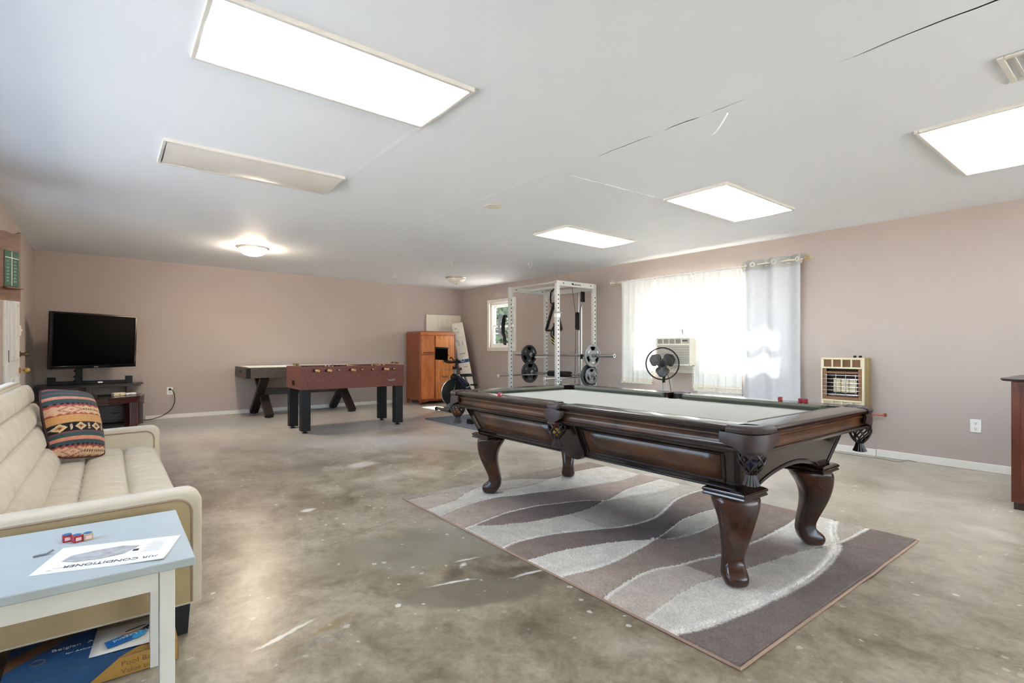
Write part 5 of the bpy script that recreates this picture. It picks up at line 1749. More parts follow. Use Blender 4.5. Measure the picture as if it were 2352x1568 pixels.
d = B(.035, .335, -.006, .014, 1.0, wh - .09).build('upper_door', M_WARD, wd, bevel=.003)
MB().cyl((.08, -.022, 1.035), (.31, -.022, 1.035), .012, n=12).build('pull_bar', M_WARDS, d)
for x in (.08, .31):
    MB().cyl((x, -.022, 1.035), (x, -.004, 1.035), .007, n=8).build('pull_post', M_AGED, d)
MB().cyl((.045, -.012, 1.28), (.045, -.004, 1.28), .010, n=10).build('keyhole', M_AGED, d)
d = B(.035, .335, -.006, .014, .105, .985).build('tall_door', M_WARD, wd, bevel=.003)
MB().cyl((.30, -.012, .80), (.30, -.004, .80), .009, n=10).build('keyhole', M_AGED, d)
def veneer_front(nm, x0, x1, z0, z1, pull):
    d = B(x0, (x0 + x1) / 2, -.006, .014, z0, z1).build(nm, MD1, wd, bevel=.002)
    B((x0 + x1) / 2, x1, -.006, .014, z0, z1).build('veneer_leaf', MD2, d, bevel=.002)
    B(x0 - .006, x1 + .006, -.010, .010, z0 - .012, z0 - .003).build('inlay_strip', M_WLINE, d, bevel=.003)
    if pull:
        MB().tube([((x0 + x1) / 2 - .07, -.006, (z0 + z1) / 2 + .005), ((x0 + x1) / 2 - .055, -.026, (z0 + z1) / 2 - .004), ((x0 + x1) / 2 + .055, -.026, (z0 + z1) / 2 - .004), ((x0 + x1) / 2 + .07, -.006, (z0 + z1) / 2 + .005)], .006, 8).build('pull', M_AGED, d)
veneer_front('upper_right_door', .36, ww_ - .035, 1.0, wh - .09, False)
veneer_front('drawer', .36, ww_ - .035, .705, .985, True)
veneer_front('drawer', .36, ww_ - .035, .41, .69, True)
veneer_front('drawer', .36, ww_ - .035, .11, .395, True)

# spare panelled door behind it
sd = thing('spare_door', 'white panelled door slab leaning behind the wardrobe', 'door slab', (5.37, 9.895, 0))
M_SPD = mat('off_white_door_paint', (226, 218, 202), .5, var=.02)
B(0, .86, 0, .034, 0, 1.845).build('slab', M_SPD, sd, bevel=.003)
for x in (.14, .37, .60):
    for z0, z1 in ((1.56, 1.75), (.95, 1.48), (.2, .82)):
        m = MB().box(x, x + .14, -.004, .002, z1 - .012, z1).box(x, x + .14, -.004, .002, z0, z0 + .012).box(x, x + .012, -.004, .002, z0, z1).box(x + .128, x + .14, -.004, .002, z0, z1)
        m.box(x + .03, x + .11, -.005, .002, z0 + .03, z1 - .03)
        m.build('door_panel', M_SPD, sd, bevel=.002)

# tall flat carton leaning in the corner
ct_ = thing('flat_carton', 'tall white printed carton leaning beside the wardrobe', 'carton', (0, 0, 0))
M_CARD = mat('white_carton_card', (222, 214, 202), .7, var=.04)
b0, b1 = Vector((6.04, 9.20, .035)), Vector((5.90, 9.52, 1.66))
ax_ = (b1 - b0).normalized(); fx_ = Vector((.82, -.57, .0)); fx_ = (fx_ - ax_ * fx_.dot(ax_)).normalized()
Mc = frame(b0, fx_, ax_)
LL = (b1 - b0).length
MB().box(-.115, .115, 0, LL, -.07, 0, Mc).build('carton_body', M_CARD, ct_, bevel=.003)
M_PBLUE = mat('navy_print', (40, 74, 130), .6, var=.03)
MB().box(-.114, .114, .80, .87, .0002, .001, Mc).build('blue_band', M_PBLUE, ct_)
MB().torus(Mc @ Vector((-.02, .86, .003)), ax_.cross(fx_), .035, .006, 20, 6).build('round_mark', M_WINK, ct_)
MB().torus(Mc @ Vector((-.075, 1.28, .002)), ax_.cross(fx_), .022, .003, 20, 6).build('round_mark', M_PBLUE, ct_)
MB().box(-.114, .114, 1.345, 1.351, .0002, .001, Mc).build('fold_line', M_GREYINK, ct_)
for (x, y, w2, h2) in ((-.08, 1.53, .06, .03), (-.08, 1.47, .10, .008), (-.08, 1.45, .09, .008), (-.06, .98, .12, .03), (-.05, 1.17, .02, .10), (.03, 1.17, .02, .10), (-.03, .70, .09, .02), (.08, .18, .02, .02)):
    MB().box(x, x + w2, y, y + h2, .0002, .001, Mc).build('print_block', M_GREYINK, ct_)
# low heap of packaging beyond the table
pk = thing('packaging_sheet', 'crumpled off-white packaging sheet on the floor by the far window', 'packaging', (5.96, 8.80, 0), .3)
rr = random.Random(4)
MB().grid(lambda u, v: ((u - .5) * .55, (v - .5) * .5, .03 + .26 * max(0, math.sin(PI * u) * math.sin(PI * v)) ** .6 + rr.uniform(-.02, .02)), 14, 12).build('sheet', mat('off_white_plastic', (206, 198, 190), .5), pk, smooth=20, solid=.004)
fixn(MB().rings([[(a * .26, b * .23, z) for a, b in ((-1, -1), (1, -1), (1, 1), (-1, 1))] for z in (0, .05)]).build('base_fold', mat('off_white_plastic', (206, 198, 190)), pk))

# ================================================================== exercise mat and bike
o = B(3.97, 6.22, 5.15, 7.37, 0.001, .012).build('exercise_mat', mat('slate_grey_rubber', (92, 98, 106), .75, var=.06, bump=.2, bs=300), None, bevel=.003)
tag(o, 'large slate grey exercise mat under the power rack', 'mat')
t = thing('rubber_block', 'small black rubber block on the exercise mat', 'block', (4.24, 6.42, .012), .3)
B(-.07, .07, -.05, .05, 0, .075).build('block_body', M_BLACK, t, bevel=.008)
B(-.04, .04, -.02, .02, .074, .078).build('grip_pad', M_FLEG, t, bevel=.002)

bk = thing('exercise_bike', 'black and grey exercise bike with screen before the wardrobe', 'exercise bike', (0, 0, 0))
M_BKG = mat('grey_bike_frame', (104, 104, 100), .4, .3, var=.03)
M_BKB = mat('navy_bike_frame', (30, 40, 58), .25, .2, var=.05, coat=.5)
by = 8.04
MB().cyl((4.72, 7.80, .035), (4.72, 8.28, .035), .028, n=14).build('front_stabiliser', M_BKG, bk)
for y in (7.79, 8.27):
    MB().cyl((4.70, y, .035), (4.70, y + .02, .035), .035, n=14).build('transport_wheel', M_BLACK, bk)
MB().cyl((5.62, 7.80, .035), (5.62, 8.28, .035), .028, n=14).build('rear_stabiliser', M_BKG, bk)
MB().bar((4.72, by, .06), (5.62, by, .06), .06, .05).build('base_beam', M_BKG, bk, bevel=.01)
MB().tube([(4.80, by, .08), (4.86, by, .26), (4.92, by, .46), (4.955, by, .74)], [.035, .04, .036, .03], 12).build('fork', M_BKG, bk)
MB().tube([(4.96, by, .70), (4.985, by, .92)], .024, 12).build('head_post', M_BLACK, bk)
MB().tube([(4.97, by, .62), (5.12, by, .48), (5.32, by, .24), (5.55, by, .09)], [.055, .065, .055, .04], 12).build('main_frame', M_BKB, bk)
w_ = MB().lathe([(.0, -.035), (.20, -.035), (.235, -.02), (.24, 0), (.235, .02), (.20, .035), (.0, .035)], 40, Matrix.Translation((4.90, by, .33)) @ Matrix.Rotation(PI / 2, 4, 'X')).build('flywheel', M_BLACK, bk)
MB().torus((4.90, by, .33), (0, 1, 0), .24, .008, 40, 8).build('flywheel_rim', M_CHROME, w_)
MB().lathe([(.0, -.05), (.11, -.045), (.13, 0), (.11, .045), (.0, .05)], 30, Matrix.Translation((5.13, by, .40)) @ Matrix.Rotation(PI / 2, 4, 'X')).build('crank_cover', M_BLACK, bk)
MB().ball((4.925, by - .01, .60), .085, 10, (1, .6, .8)).build('tension_housing', M_BLACK, bk)
MB().cyl((4.965, by, .76), (4.90, by, .77), .014, n=10).cyl((4.90, by, .74), (4.90, by, .80), .012, n=8).build('post_knob', M_BLACK, bk)
MB().cyl((5.03, by, .74), (5.07, by, .75), .022, .026, n=12).build('resistance_knob', mat('red_black_knob', (92, 24, 22), .4), bk)
hb = MB().tube(spline([(4.78, by - .03, 1.0), (4.70, by - .03, .965), (4.705, by - .03, .90), (4.78, by - .02, .868), (4.90, by, .868), (5.02, by, .872)], 6), .016, 10).build('bar_stem', M_BLACK, bk)
for s in (-1, 1):
    MB().tube(spline([(5.04, by, .872), (4.98, by + s * .10, .875), (4.92, by + s * .20, .885), (4.84, by + s * .21, .93)], 6), .017, 10).build('handlebar', M_BLACK, bk)
MB().tube(spline([(4.80, by - .05, .94), (4.84, by - .05, .955), (4.90, by - .03, .90), (4.98, by, .88)], 6), .012, 8).build('arm_rest', M_BLACK, bk)
Ms = frame((4.645, by - .03, 1.02), (.63, -.77, -.06), (-.2, .1, 1))
MB().box(-.115, .115, -.105, .105, -.012, .012, Ms).build('tablet_screen', M_SCREEN, bk, bevel=.006)
MB().box(-.12, .12, .09, .12, -.018, .016, Ms).build('tablet_clip', M_BLACK, bk, bevel=.004)
MB().tube([(5.30, by, .26), (5.15, by, .60)], .02, 10).build('seat_post', M_BKG, bk)
fixn(MB().rings([[(5.14 + x * .9, by + y * wv, .64 + z) for x, y, z in ((0, -1, 0), (0, -.5, .035), (0, .5, .035), (0, 1, 0), (0, .4, -.02), (0, -.4, -.02))] if False else [(5.05 + .24 * q, by + yy * wv, .625 + zz_) for yy, zz_ in ((-1, 0), (-.6, .03), (.6, .03), (1, 0), (.5, -.022), (-.5, -.022))] for q, wv in ((0, .02), (.3, .035), (.65, .075), (1, .085))]).build('saddle', M_BLACK, bk, smooth=60))
for s, a in ((-1, .4), (1, .4 + PI)):
    e = Vector((5.13 + .15 * math.cos(a), by + s * .07, .40 + .15 * math.sin(a)))
    c = MB().bar((5.13, by + s * .06, .40), e, .025, .015).build('crank_arm', M_CHROME, bk)
    B(e.x - .05, e.x + .05, min(e.y, e.y + s * .09), max(e.y, e.y + s * .09), e.z - .012, e.z + .012).build('pedal', M_BLACK, c, bevel=.004)

# ================================================================== power rack
M_RACK = mat('silver_grey_steel', (206, 206, 202), .35, .25, var=.02)
M_HOLE = mat('dark_hole', (40, 38, 36), .7, var=0)
rk = thing('power_rack', 'silver steel power rack with perforated uprights and cable pulley', 'power rack', (0, 0, 0.012))
qx0, qx1, qy0, qy1, qh = 5.18, 5.95, 5.60, 6.72, 2.10
q = .028
ups = []
for x in (qx0, qx1):
    for y in (qy0, qy1):
        u = B(x - q, x + q, y - q, y + q, 0, qh).build('upright', M_RACK, rk, bevel=.003)
        m = MB()
        for i in range(26):
            z = .30 + i * .0635
            m.cyl((x, y - q - .0006, z), (x, y - q + .001, z), .0115, n=10).cyl((x, y + q - .001, z), (x, y + q + .0006, z), .0115, n=10)
        m.build('adjustment_holes', M_HOLE, u)
        for z in (.06, qh - .03):
            MB().cyl((x - q - .006, y, z), (x - q, y, z), .010, n=8).build('bolt', M_CHROME, u)
for y in (qy0, qy1):
    b_ = B(qx0 + q, qx1 - q, y - q * .9, y + q * .9, qh - .075, qh).build('top_side_beam', M_RACK, rk, bevel=.003)
    B(qx0 - .12, qx1 + .12, y - q, y + q, .0, .05).build('base_beam', M_RACK, rk, bevel=.003)
    for x in (qx0 + .10, qx1 - .10):
        MB().cyl((x, y - q - .006, qh - .035), (x, y - q, qh - .035), .009, n=8).build('bolt', M_SCREW, b_)
# brand print on the near side beam: generic dark bars as small lettering
for i, w2 in enumerate((.03, .018, .02, .016, .022, .02)):
    B(qx0 + .27 + i * .032, qx0 + .27 + i * .032 + w2, qy0 - q - .0012, qy0 - q + .0005, qh - .050, qh - .050 + (.028 if i == 0 else .017)).build('beam_print', M_SCREW, rk)
B(qx1 - q * .9, qx1 + q * .9, qy0 + q, qy1 - q, qh - .10, qh - .03).build('top_back_beam', M_RACK, rk, bevel=.003)
MB().cyl((qx0, qy0 + q, qh - .02), (qx0, qy1 - q, qh - .02), .014, n=12).build('pull_up_bar', M_RACK, rk)
B(qx0 + .36, qx0 + .42, qy0 + q, qy1 - q, qh - .05, qh - .01).build('pulley_beam', M_RACK, rk, bevel=.003)
B(qx1 - q, qx1 + q, qy0 + q, qy1 - q, .0, .05).build('base_back_beam', M_RACK, rk, bevel=.003)
for y in (5.78, 5.84):
    MB().cyl((qx1 - .08, y, .05), (qx1 - .08, y, qh - .10), .011, n=10).build('guide_rod', M_CHROME, rk)
pb = MB().lathe([(.0, -.014), (.035, -.014), (.035, .014), (.0, .014)], 20, Matrix.Translation((qx1 - .16, 5.80, 1.64)) @ Matrix.Rotation(PI / 2, 4, 'X')).build('pulley_wheel', M_BLACK, rk)
MB().lathe([(.0, -.014), (.035, -.014), (.035, .014), (.0, .014)], 20, Matrix.Translation((qx1 - .16, 5.80, 1.43)) @ Matrix.Rotation(PI / 2, 4, 'X')).build('pulley_wheel', M_BLACK, rk)
B(qx1 - .19, qx1 - .13, 5.78, 5.82, 1.43, 1.64).build('pulley_plate', M_BLACK, rk, bevel=.006)
B(qx1 - .13, qx1 - .07, 5.72, 5.76, 1.83, 1.99).build('pulley_plate', M_BLACK, rk, bevel=.006)
M_CABLE = mat('brown_black_cable', (64, 40, 36), .5)
for a, b in (((qx1 - .195, 5.80, 1.64), (qx1 - .24, 5.83, 2.05)), ((qx1 - .125, 5.80, 1.64), (qx1 - .10, 5.74, 1.86)), ((qx1 - .19, 5.80, 1.43), (qx1 - .20, 5.82, .35)), ((qx1 - .13, 5.80, 1.43), (qx1 - .13, 5.80, .35)), ((qx0 + .39, 6.1, 2.05), (qx0 + .30, 6.05, 1.93))):
    MB().cyl(a, b, .004, n=6).build('cable', M_CABLE, rk)
MB().cyl((qx0 + .39, 5.98, qh - .03), (qx0 + .39, 6.10, qh - .03), .03, n=14).build('pulley_wheel', M_BLACK, rk)
for y in (qy0, qy1):
    s = MB().cyl((qx0 - .24, y, .67), (qx1 + .06, y, .67), .013, n=12).build('safety_rod', M_CHROME, rk)
    MB().cyl((qx0 - .252, y, .67), (qx0 - .24, y, .67), .026, n=14).build('rod_cap', M_RACK, s)
for y in (qy0, qy1):
    j = B(qx1 - .27, qx1 - q, y - .02, y + .02, .945, .975).build('bar_hook', M_RACK, rk, bevel=.004)
    B(qx1 - .275, qx1 - .258, y - .02, y + .02, .945, 1.02).build('hook_lip', M_BLACK, j, bevel=.004)
for y, z in ((qy0, 1.63), (qy0, .64)):
    MB().cyl((qx0 - .06, y - .03, z), (qx0 + .06, y - .03, z), .010, n=8).build('pin', M_CHROME, rk)
B(qx0 - .034, qx0 + .034, qy0 - .034, qy0 + .034, 1.56, 1.62).build('collar', M_PLATE, rk, bevel=.004)

# barbells and plates
def plate(label, x, y, z, r, t_=.032, col=None, grp='weight plates on the barbells'):
    o = thing('weight_plate', label, 'weight plate', (x, y, z), 0, grp)
    m_ = col or M_PLATEG
    Mq = Matrix.Rotation(PI / 2, 4, 'X')
    ri, ro = r * .44, r * .80
    MB().lathe([(.027, -t_ / 2), (ri, -t_ / 2), (ri + .004, -t_ * .3), (ri + .004, t_ * .3), (ri, t_ / 2), (.027, t_ / 2), (.027, -t_ / 2)], 40, Mq).build('hub', m_, o)
    MB().lathe([(ro, -t_ * .42), (r * .95, -t_ / 2), (r, -t_ * .3), (r, t_ * .3), (r * .95, t_ / 2), (ro, t_ * .42), (ro - .003, 0), (ro, -t_ * .42)], 40, Mq).build('rim', m_, o)
    # three webs, open grips between them
    for k in range(3):
        a0 = 2 * PI * k / 3 + .5
        w2 = .62
        prof = []
        nn2 = 8
        rings = []
        for i in range(nn2 + 1):
            a = a0 - w2 + 2 * w2 * i / nn2
            ca, sa = math.cos(a), math.sin(a)
            rings.append([(ri * ca, -t_ * .3, ri * sa), ((ro + .004) * ca, -t_ * .3, (ro + .004) * sa), ((ro + .004) * ca, t_ * .3, (ro + .004) * sa), (ri * ca, t_ * .3, ri * sa)])
        fixn(MB().rings(rings).build('web', m_, o, smooth=30))
        a = a0
        MB().box(-.022, .022, -t_ * .5, -t_ * .29, -.010, .010, Matrix.Translation((r * .62 * math.cos(a), 0, r * .62 * math.sin(a))) @ Matrix.Rotation(-a + PI / 2, 4, 'Y')).build('weight_mark', M_CHROME, o)
    return o
M_PLATEG = mat('grey_cast_iron_plate', (132, 134, 136), .38, .55, var=.05)
M_PLATED = mat('black_rubber_plate', (62, 64, 66), .4, .2, var=.05)
def barbell(label, x, z, y0, y1, s0, s1, pad=None):
    o = thing('barbell', label, 'barbell', (x, (y0 + y1) / 2, z))
    c = (y0 + y1) / 2
    MB().cyl((0, s0 - c, 0), (0, s1 - c, 0), .0145, n=14).build('shaft', M_CHROME, o)
    for a, b in ((y0, s0), (s1, y1)):
        MB().cyl((0, a - c, 0), (0, b - c, 0), .025, n=18).build('sleeve', M_CHROME, o)
        e = a if a == y0 else b
        sg = -1 if a == y0 else 1
        MB().cyl((0, e - c, 0), (0, e - c + sg * .003, 0), .012, n=12).build('end_mark', M_BLACK, o)
    for e in (s0, s1):
        MB().cyl((0, e - c - .012, 0), (0, e - c + .012, 0), .038, n=18).build('collar', M_CHROME, o)
    if pad:
        MB().lathe([(.0146, pad[0] - c), (.043, pad[0] - c), (.048, pad[0] - c + .01), (.048, pad[1] - c - .01), (.043, pad[1] - c), (.0146, pad[1] - c)], 20, Matrix.Rotation(-PI / 2, 4, 'X')).build('foam_pad', M_BLACK, o)
    return o
X1, Z1 = 5.705, 1.012
barbell('chrome barbell racked at chest height in the power rack', X1, Z1, 4.97, 7.24, 5.44, 6.83)
plate('grey grip plate on the left end of the upper barbell', X1, 6.875, Z1, .168, col=M_PLATED)
plate('silver grip plate on the right end of the upper barbell', X1, 5.395, Z1, .172)
X2, Z2 = 5.70, .713
barbell('lower barbell with black foam pad resting on the safety rods', X2, Z2, 5.32, 6.98, 5.50, 6.80, (5.86, 6.36))
plate('dark grip plate on the left end of the lower barbell', X2, 6.845, Z2, .182, col=M_PLATED)
plate('dark inner grip plate on the right end of the lower barbell', X2, 5.455, Z2, .170, col=M_PLATED)
plate('small silver grip plate on the right tip of the lower barbell', X2, 5.415, Z2, .122)

# attachments hanging in the rack
th = thing('triangle_handle', 'black triangular pull-down handle hanging in the power rack', 'handle', (5.30, 5.76, 0))
TA = Vector((-.05, -.02, 1.80)); TB = Vector((-.05, .16, 1.39)); TC = Vector((.0, -.12, 1.39))
MB().bar(TA, TB, .035, .035).build('side_bar', M_BLACK, th, bevel=.006)
MB().bar(TA, TC, .035, .05).build('side_bar', M_FLEG, th, bevel=.006)
MB().bar(TB, TC, .035, .03).build('cross_grip', M_BLACK, th, bevel=.006)
MB().tube(spline([(-.05, .0, 1.99), (-.05, .05, 1.96), (-.05, .06, 1.88), (-.05, .05, 1.80), (-.05, .0, 1.78)], 5), .012, 8).build('hanging_strap', M_BLACK, th)
MB().torus((-.05, .03, 1.75), (1, 0, .3), .03, .008, 16, 6).build('ring', mat('copper_ring', (150, 104, 84), .4), th)
ex_ = thing('elastic_straps', 'tangled black and yellow elastic straps below the triangular handle', 'straps', (5.27, 5.72, 0))
rr = random.Random(12)
for i in range(7):
    p0 = Vector((rr.uniform(-.03, .03), rr.uniform(-.03, .05), 1.52 - i * .025))
    MB().tube(spline([p0, p0 + Vector((rr.uniform(-.04, .04), rr.uniform(-.05, .05), -.08)), p0 + Vector((rr.uniform(-.04, .04), rr.uniform(-.06, .06), -.16)), p0 + Vector((0, 0, -.20))], 4), .011, 6).build('strap', M_BLACK, ex_)
for i in range(6):
    z = 1.30 - i * .022
    MB().tube(spline([(-.03, .08 - i * .004, z + .02), (-.035, .04, z + .005), (-.03, -.0, z - .02), (-.02, -.03, z - .01)], 4), .006, 6).build('yellow_band', mat('yellow_band', (204, 180, 64), .5) if i % 2 == 0 else M_BLACK, ex_)
rp = thing('resistance_ropes', 'grey and black resistance ropes hung on the left rack upright', 'ropes', (5.16, 6.76, 0))
for i in range(5):
    m_ = M_BLACK if i > 1 else mat('clear_grey_rope', (176, 178, 190), .3)
    off = (.16, .13, .06, .03, .0)[i]
    MB().tube(spline([(-.02, .0, 1.62), (-.03, off * .6 + .02, 1.66), (-.03, off + .04, 1.60 - i * .01), (-.03, off + .06, 1.46), (-.03, off * .9 + .05, 1.36), (-.03, off * .5 + .03, 1.30), (-.03, .02, 1.22 - i * .012)], 5), .013, 8).build('rope_loop', m_, rp)
MB().torus((-.03, .20, 1.40), (.3, 0, 1), .05, .014, 18, 8).build('ring_grip', mat('clear_grey_rope', (176, 178, 190)), rp)
MB().tube([(-.03, .06, 1.30), (-.03, .04, 1.18)], .024, 10).build('grip', M_FLEG, rp)

# ================================================================== curtains
RZ, RXX = 2.135, XR - .10
M_ROD = mat('cream_curtain_rod', (226, 216, 196), .35, .1, var=.02)
M_GOLD = mat('pale_gold_finial', (210, 186, 128), .3, .7, var=.04)
cr = thing('curtain_rod', 'thin cream curtain rod with scroll finials above the wide window', 'curtain rod', (0, 0, 0))
MB().cyl((RXX, 2.63, RZ), (RXX, 5.40, RZ), .009, n=12).build('rod', M_ROD, cr)
for ye, s in ((5.40, 1), (2.63, -1)):
    m = MB()
    for k in range(4):
        a = PI / 2 * k
        pts = [(RXX + .035 * math.sin(PI * i / 8) * math.cos(a), ye + s * (.01 + .08 * i / 8), RZ + .035 * math.sin(PI * i / 8) * math.sin(a)) for i in range(9)]
        m.tube(pts, .004, 6)
    m.ball((RXX, ye + s * .09, RZ), .008, 6)
    m.build('finial', M_GOLD if s < 0 else M_ROD, cr)
for y in (5.33, 2.70):
    MB().cyl((RXX, y, RZ - .014), (XR, y, RZ - .014), .006, n=8).build('bracket', M_ROD, cr)
    MB().cyl((XR - .006, y, RZ - .014), (XR, y, RZ - .014), .022, n=14).build('bracket_plate', M_ROD, cr)
M_SHEER = cloth_mat('white_sheer_cloth', (236, 235, 231), .045, .006)
M_TRIMP = mat('pompom_white', (232, 228, 216), .9, var=.03)
M_GREYC = cloth_mat('light_grey_drape', (198, 199, 201), .045, 0.0, tc=(196, 200, 208))
def folds(y, k, ph, amp):
    return amp * (math.sin(k * y + ph) + .45 * math.sin(2.3 * k * y + 1.3 * ph) + .25 * math.sin(.47 * k * y + ph))
def sheer(label, y0, y1, zb, seed, shape=None):
    t = thing('sheer_curtain', label, 'curtain', (0, 0, 0), 0, 'white sheer curtains on the wide window')
    ph = seed * 1.7
    def fn(u, v):
        y = lerp(y0, y1, u); z = lerp(RZ + .012, zb, v)
        a = lerp(.010, .020, min(1, v * 1.6))
        x = RXX + .012 + folds(y, 62, ph, a * .45) + folds(y, 23, ph * 2, a * .6)
        if v < .06:
            x = RXX + (x - RXX) * .6
        if shape: return shape(u, v, x, y, z)
        return (x, y, z)
    nu, nv = int(abs(y1 - y0) * 130), 46
    MB().grid(fn, nu, nv).build('panel', M_SHEER, t, smooth=180)
    # rod pocket heading
    hd = MB().grid(lambda u, v: (RXX + .012 * math.cos(2 * PI * v), lerp(y0, y1, u), RZ + .013 * math.sin(2 * PI * v) + .004 * math.sin(u * 40)), nu // 2, 10)
    hd.build('rod_pocket', M_SHEER, t, smooth=180)
    return t, fn
def pompoms(t, pts, r):
    m = MB()
    for p in pts: m.ball(p, r, 4)
    o = m.build('pompom_trim', M_TRIMP, t); o['kind'] = 'stuff'
t1, f1 = sheer('white sheer curtain at the left end of the window', 5.27, 4.66, .62, 1,
               lambda u, v, x, y, z: (x, y + .03 * math.sin(v * 3) * (u - .3) + (.05 * v * u), z))
pompoms(t1, [tuple(Vector(f1(1, i / 60)) + Vector((-.008, -.012, 0))) for i in range(6, 60)], .008)
pompoms(t1, [tuple(Vector(f1(i / 34, 1)) + Vector((0, 0, -.012))) for i in range(35)], .011)
MB().grid(lambda u, v: tuple(Vector(f1(u, .96 + .04 * v)) + Vector((-.004, 0, 0))), 60, 3).build('lace_hem', mat('cream_lace', (226, 218, 200), .9, var=.15, vs=120), t1, smooth=180)
def tied(u, v, x, y, z):
    # gathered up to a knot near the right lower corner
    k = max(0, (v - .35) / .65)
    ky, kz = 4.17, 1.335
    w = k ** 1.6 * (.25 + .75 * u ** .7)
    y2 = lerp(y, ky + (1 - u) * .34 * (1 - .25 * k), w)
    z2 = z + .05 * math.sin(PI * u) * k * -1 + .07 * k * u
    x2 = x - .075 * math.sin(PI * min(1, k * 1.0)) * math.sin(PI * (.15 + .8 * u)) * k
    return (x2, y2, z2)
t2, f2 = sheer('white sheer curtain knotted up above the air conditioner', 4.65, 4.05, 1.27, 2, tied)
MB().ball((RXX - .055, 4.165, 1.345), .04, 8, (.7, .8, 1.1)).build('knot', M_SHEER, t2)
pompoms(t2, [tuple(Vector(f2(1, i / 40)) + Vector((-.006, .012, 0))) for i in range(4, 36)], .007)
m = MB().cyl((RXX - .075, 4.15, 1.38), (RXX - .075, 4.13, 1.285), .004, n=6)
m.build('tie_cord', M_AGED, t2)
t3, f3 = sheer('long white sheer curtain with pompom trim right of the air conditioner', 4.03, 3.36, .57, 3)
pompoms(t3, [tuple(Vector(f3(0, i / 70)) + Vector((-.006, .012, 0))) for i in range(6, 70)], .008)
pompoms(t3, [tuple(Vector(f3(i / 40, .975)) + Vector((-.008, 0, 0))) for i in range(41)], .008)
pompoms(t3, [tuple(Vector(f3(i / 40, 1)) + Vector((0, 0, -.012))) for i in range(41)], .010)
MB().grid(lambda u, v: tuple(Vector(f3(u, .955 + .045 * v)) + Vector((-.004, 0, 0))), 60, 3).build('lace_hem', mat('cream_lace', (226, 218, 200)), t3, smooth=180)
MB().grid(lambda u, v: (RXX + .05 + .01 * math.sin(u * 20), lerp(4.0, 3.38, u), lerp(.62, .38, v)), 30, 4).build('lining', M_SHEER, t3, smooth=180)
# grey grommet drape
tg = thing('grommet_curtain', 'light grey grommet curtain at the right end of the window', 'curtain', (0, 0, 0))
gy0, gy1 = 3.37, 2.645
def gfn(u, v):
    y = lerp(gy0, gy1, u); z = lerp(RZ + .055, .30, v)
    x = RXX + .040 * math.sin(u * 2 * PI * 2.5 + PI * .5) * (1 - .25 * v) + .008 * math.sin(u * 19 + v * 2)
    return (x, y + .012 * math.sin(v * 2.2) * (u - .5), z)
MB().grid(gfn, 120, 60).build('panel', M_GREYC, tg, smooth=180)
MB().grid(lambda u, v: tuple(Vector(gfn(u, .065 * v)) + Vector((-.002, 0, 0))), 120, 3).build('heading_band', cloth_mat('grey_heading', (184, 184, 182), .1), tg, smooth=180)
for i in range(6):
    u = .06 + i * .178
    p = Vector(gfn(u, .033)); 
    e = .01
    d = (Vector(gfn(min(1, u + e), .033)) - Vector(gfn(max(0, u - e), .033))).normalized()
    nrm = d.cross(Vector((0, 0, 1)))
    MB().torus((p.x, p.y, RZ), nrm, .024, .006, 20, 8).build('grommet', mat('pale_grommet_ring', (232, 222, 200), .3, .3), tg)

# ================================================================== window air conditioner
M_ACW = mat('warm_white_ac_plastic', (226, 220, 206), .45, var=.02)
M_ACD = mat('ac_vent_shadow', (96, 88, 82), .6, var=.02)
ac = thing('air_conditioner', 'white window air conditioner below the knotted sheer curtain', 'air conditioner', (0, 0, 0))
ay0_, ay1_, z0_, z1_, xf = 4.00, 4.56, .885, 1.268, 6.10
B(xf + .02, XR + .35, ay0_ + .012, ay1_ - .012, z0_ + .01, z1_ - .01).build('case', M_ACW, ac, bevel=.004)
m = MB()
m.box(xf, xf + .03, ay0_, ay1_, z0_, z0_ + .028).box(xf, xf + .03, ay0_, ay1_, z1_ - .022, z1_).box(xf, xf + .03, ay0_, ay0_ + .022, z0_ + .028, z1_ - .022).box(xf, xf + .03, ay1_ - .022, ay1_, z0_ + .028, z1_ - .022)
m.box(xf, xf + .03, ay0_ + .022, ay1_ - .022, z1_ - .105, z1_ - .085).box(xf, xf + .03, ay0_ + .135, ay0_ + .15, z1_ - .085, z1_ - .022)
m.build('front_frame', M_ACW, ac, bevel=.004)
B(xf + .018, xf + .022, ay0_ + .02, ay1_ - .02, z0_ + .02, z1_ - .02).build('vent_back', M_ACD, ac)
for i in range(17):
    z = z0_ + .036 + i * .0145
    MB().box(xf + .004, xf + .018, ay0_ + .022, ay1_ - .022, z, z + .0075).build('intake_slat', M_ACW, ac)
for i in range(4):
    z = z1_ - .080 + i * .0155
    MB().box(xf + .004, xf + .016, ay0_ + .15, ay1_ - .022, z, z + .005).build('outlet_slat', M_ACW, ac)
for i in range(3):
    y = ay0_ + .15 + (i + 1) * .097
    B(xf + .002, xf + .016, y - .003, y + .003, z1_ - .084, z1_ - .022).build('vane', M_ACW, ac)
B(xf + .004, xf + .02, ay0_ + .022, ay0_ + .135, z1_ - .084, z1_ - .023).build('control_panel', mat('ac_panel_grey', (168, 164, 154), .4), ac)
B(xf + .001, xf + .004, ay0_ + .05, ay0_ + .13, z1_ - .055, z1_ - .035).build('display', M_SLOT, ac)
B(xf - .001, xf, ay0_ + .012, ay0_ + .022, z0_ + .010, z0_ + .02).build('maker_dot', M_BLACK, ac)
B(XR - .09, XR + .03, ay0_ + .02, ay1_ - .02, .855, .884).build('support_ledge', M_TRIM, ac)

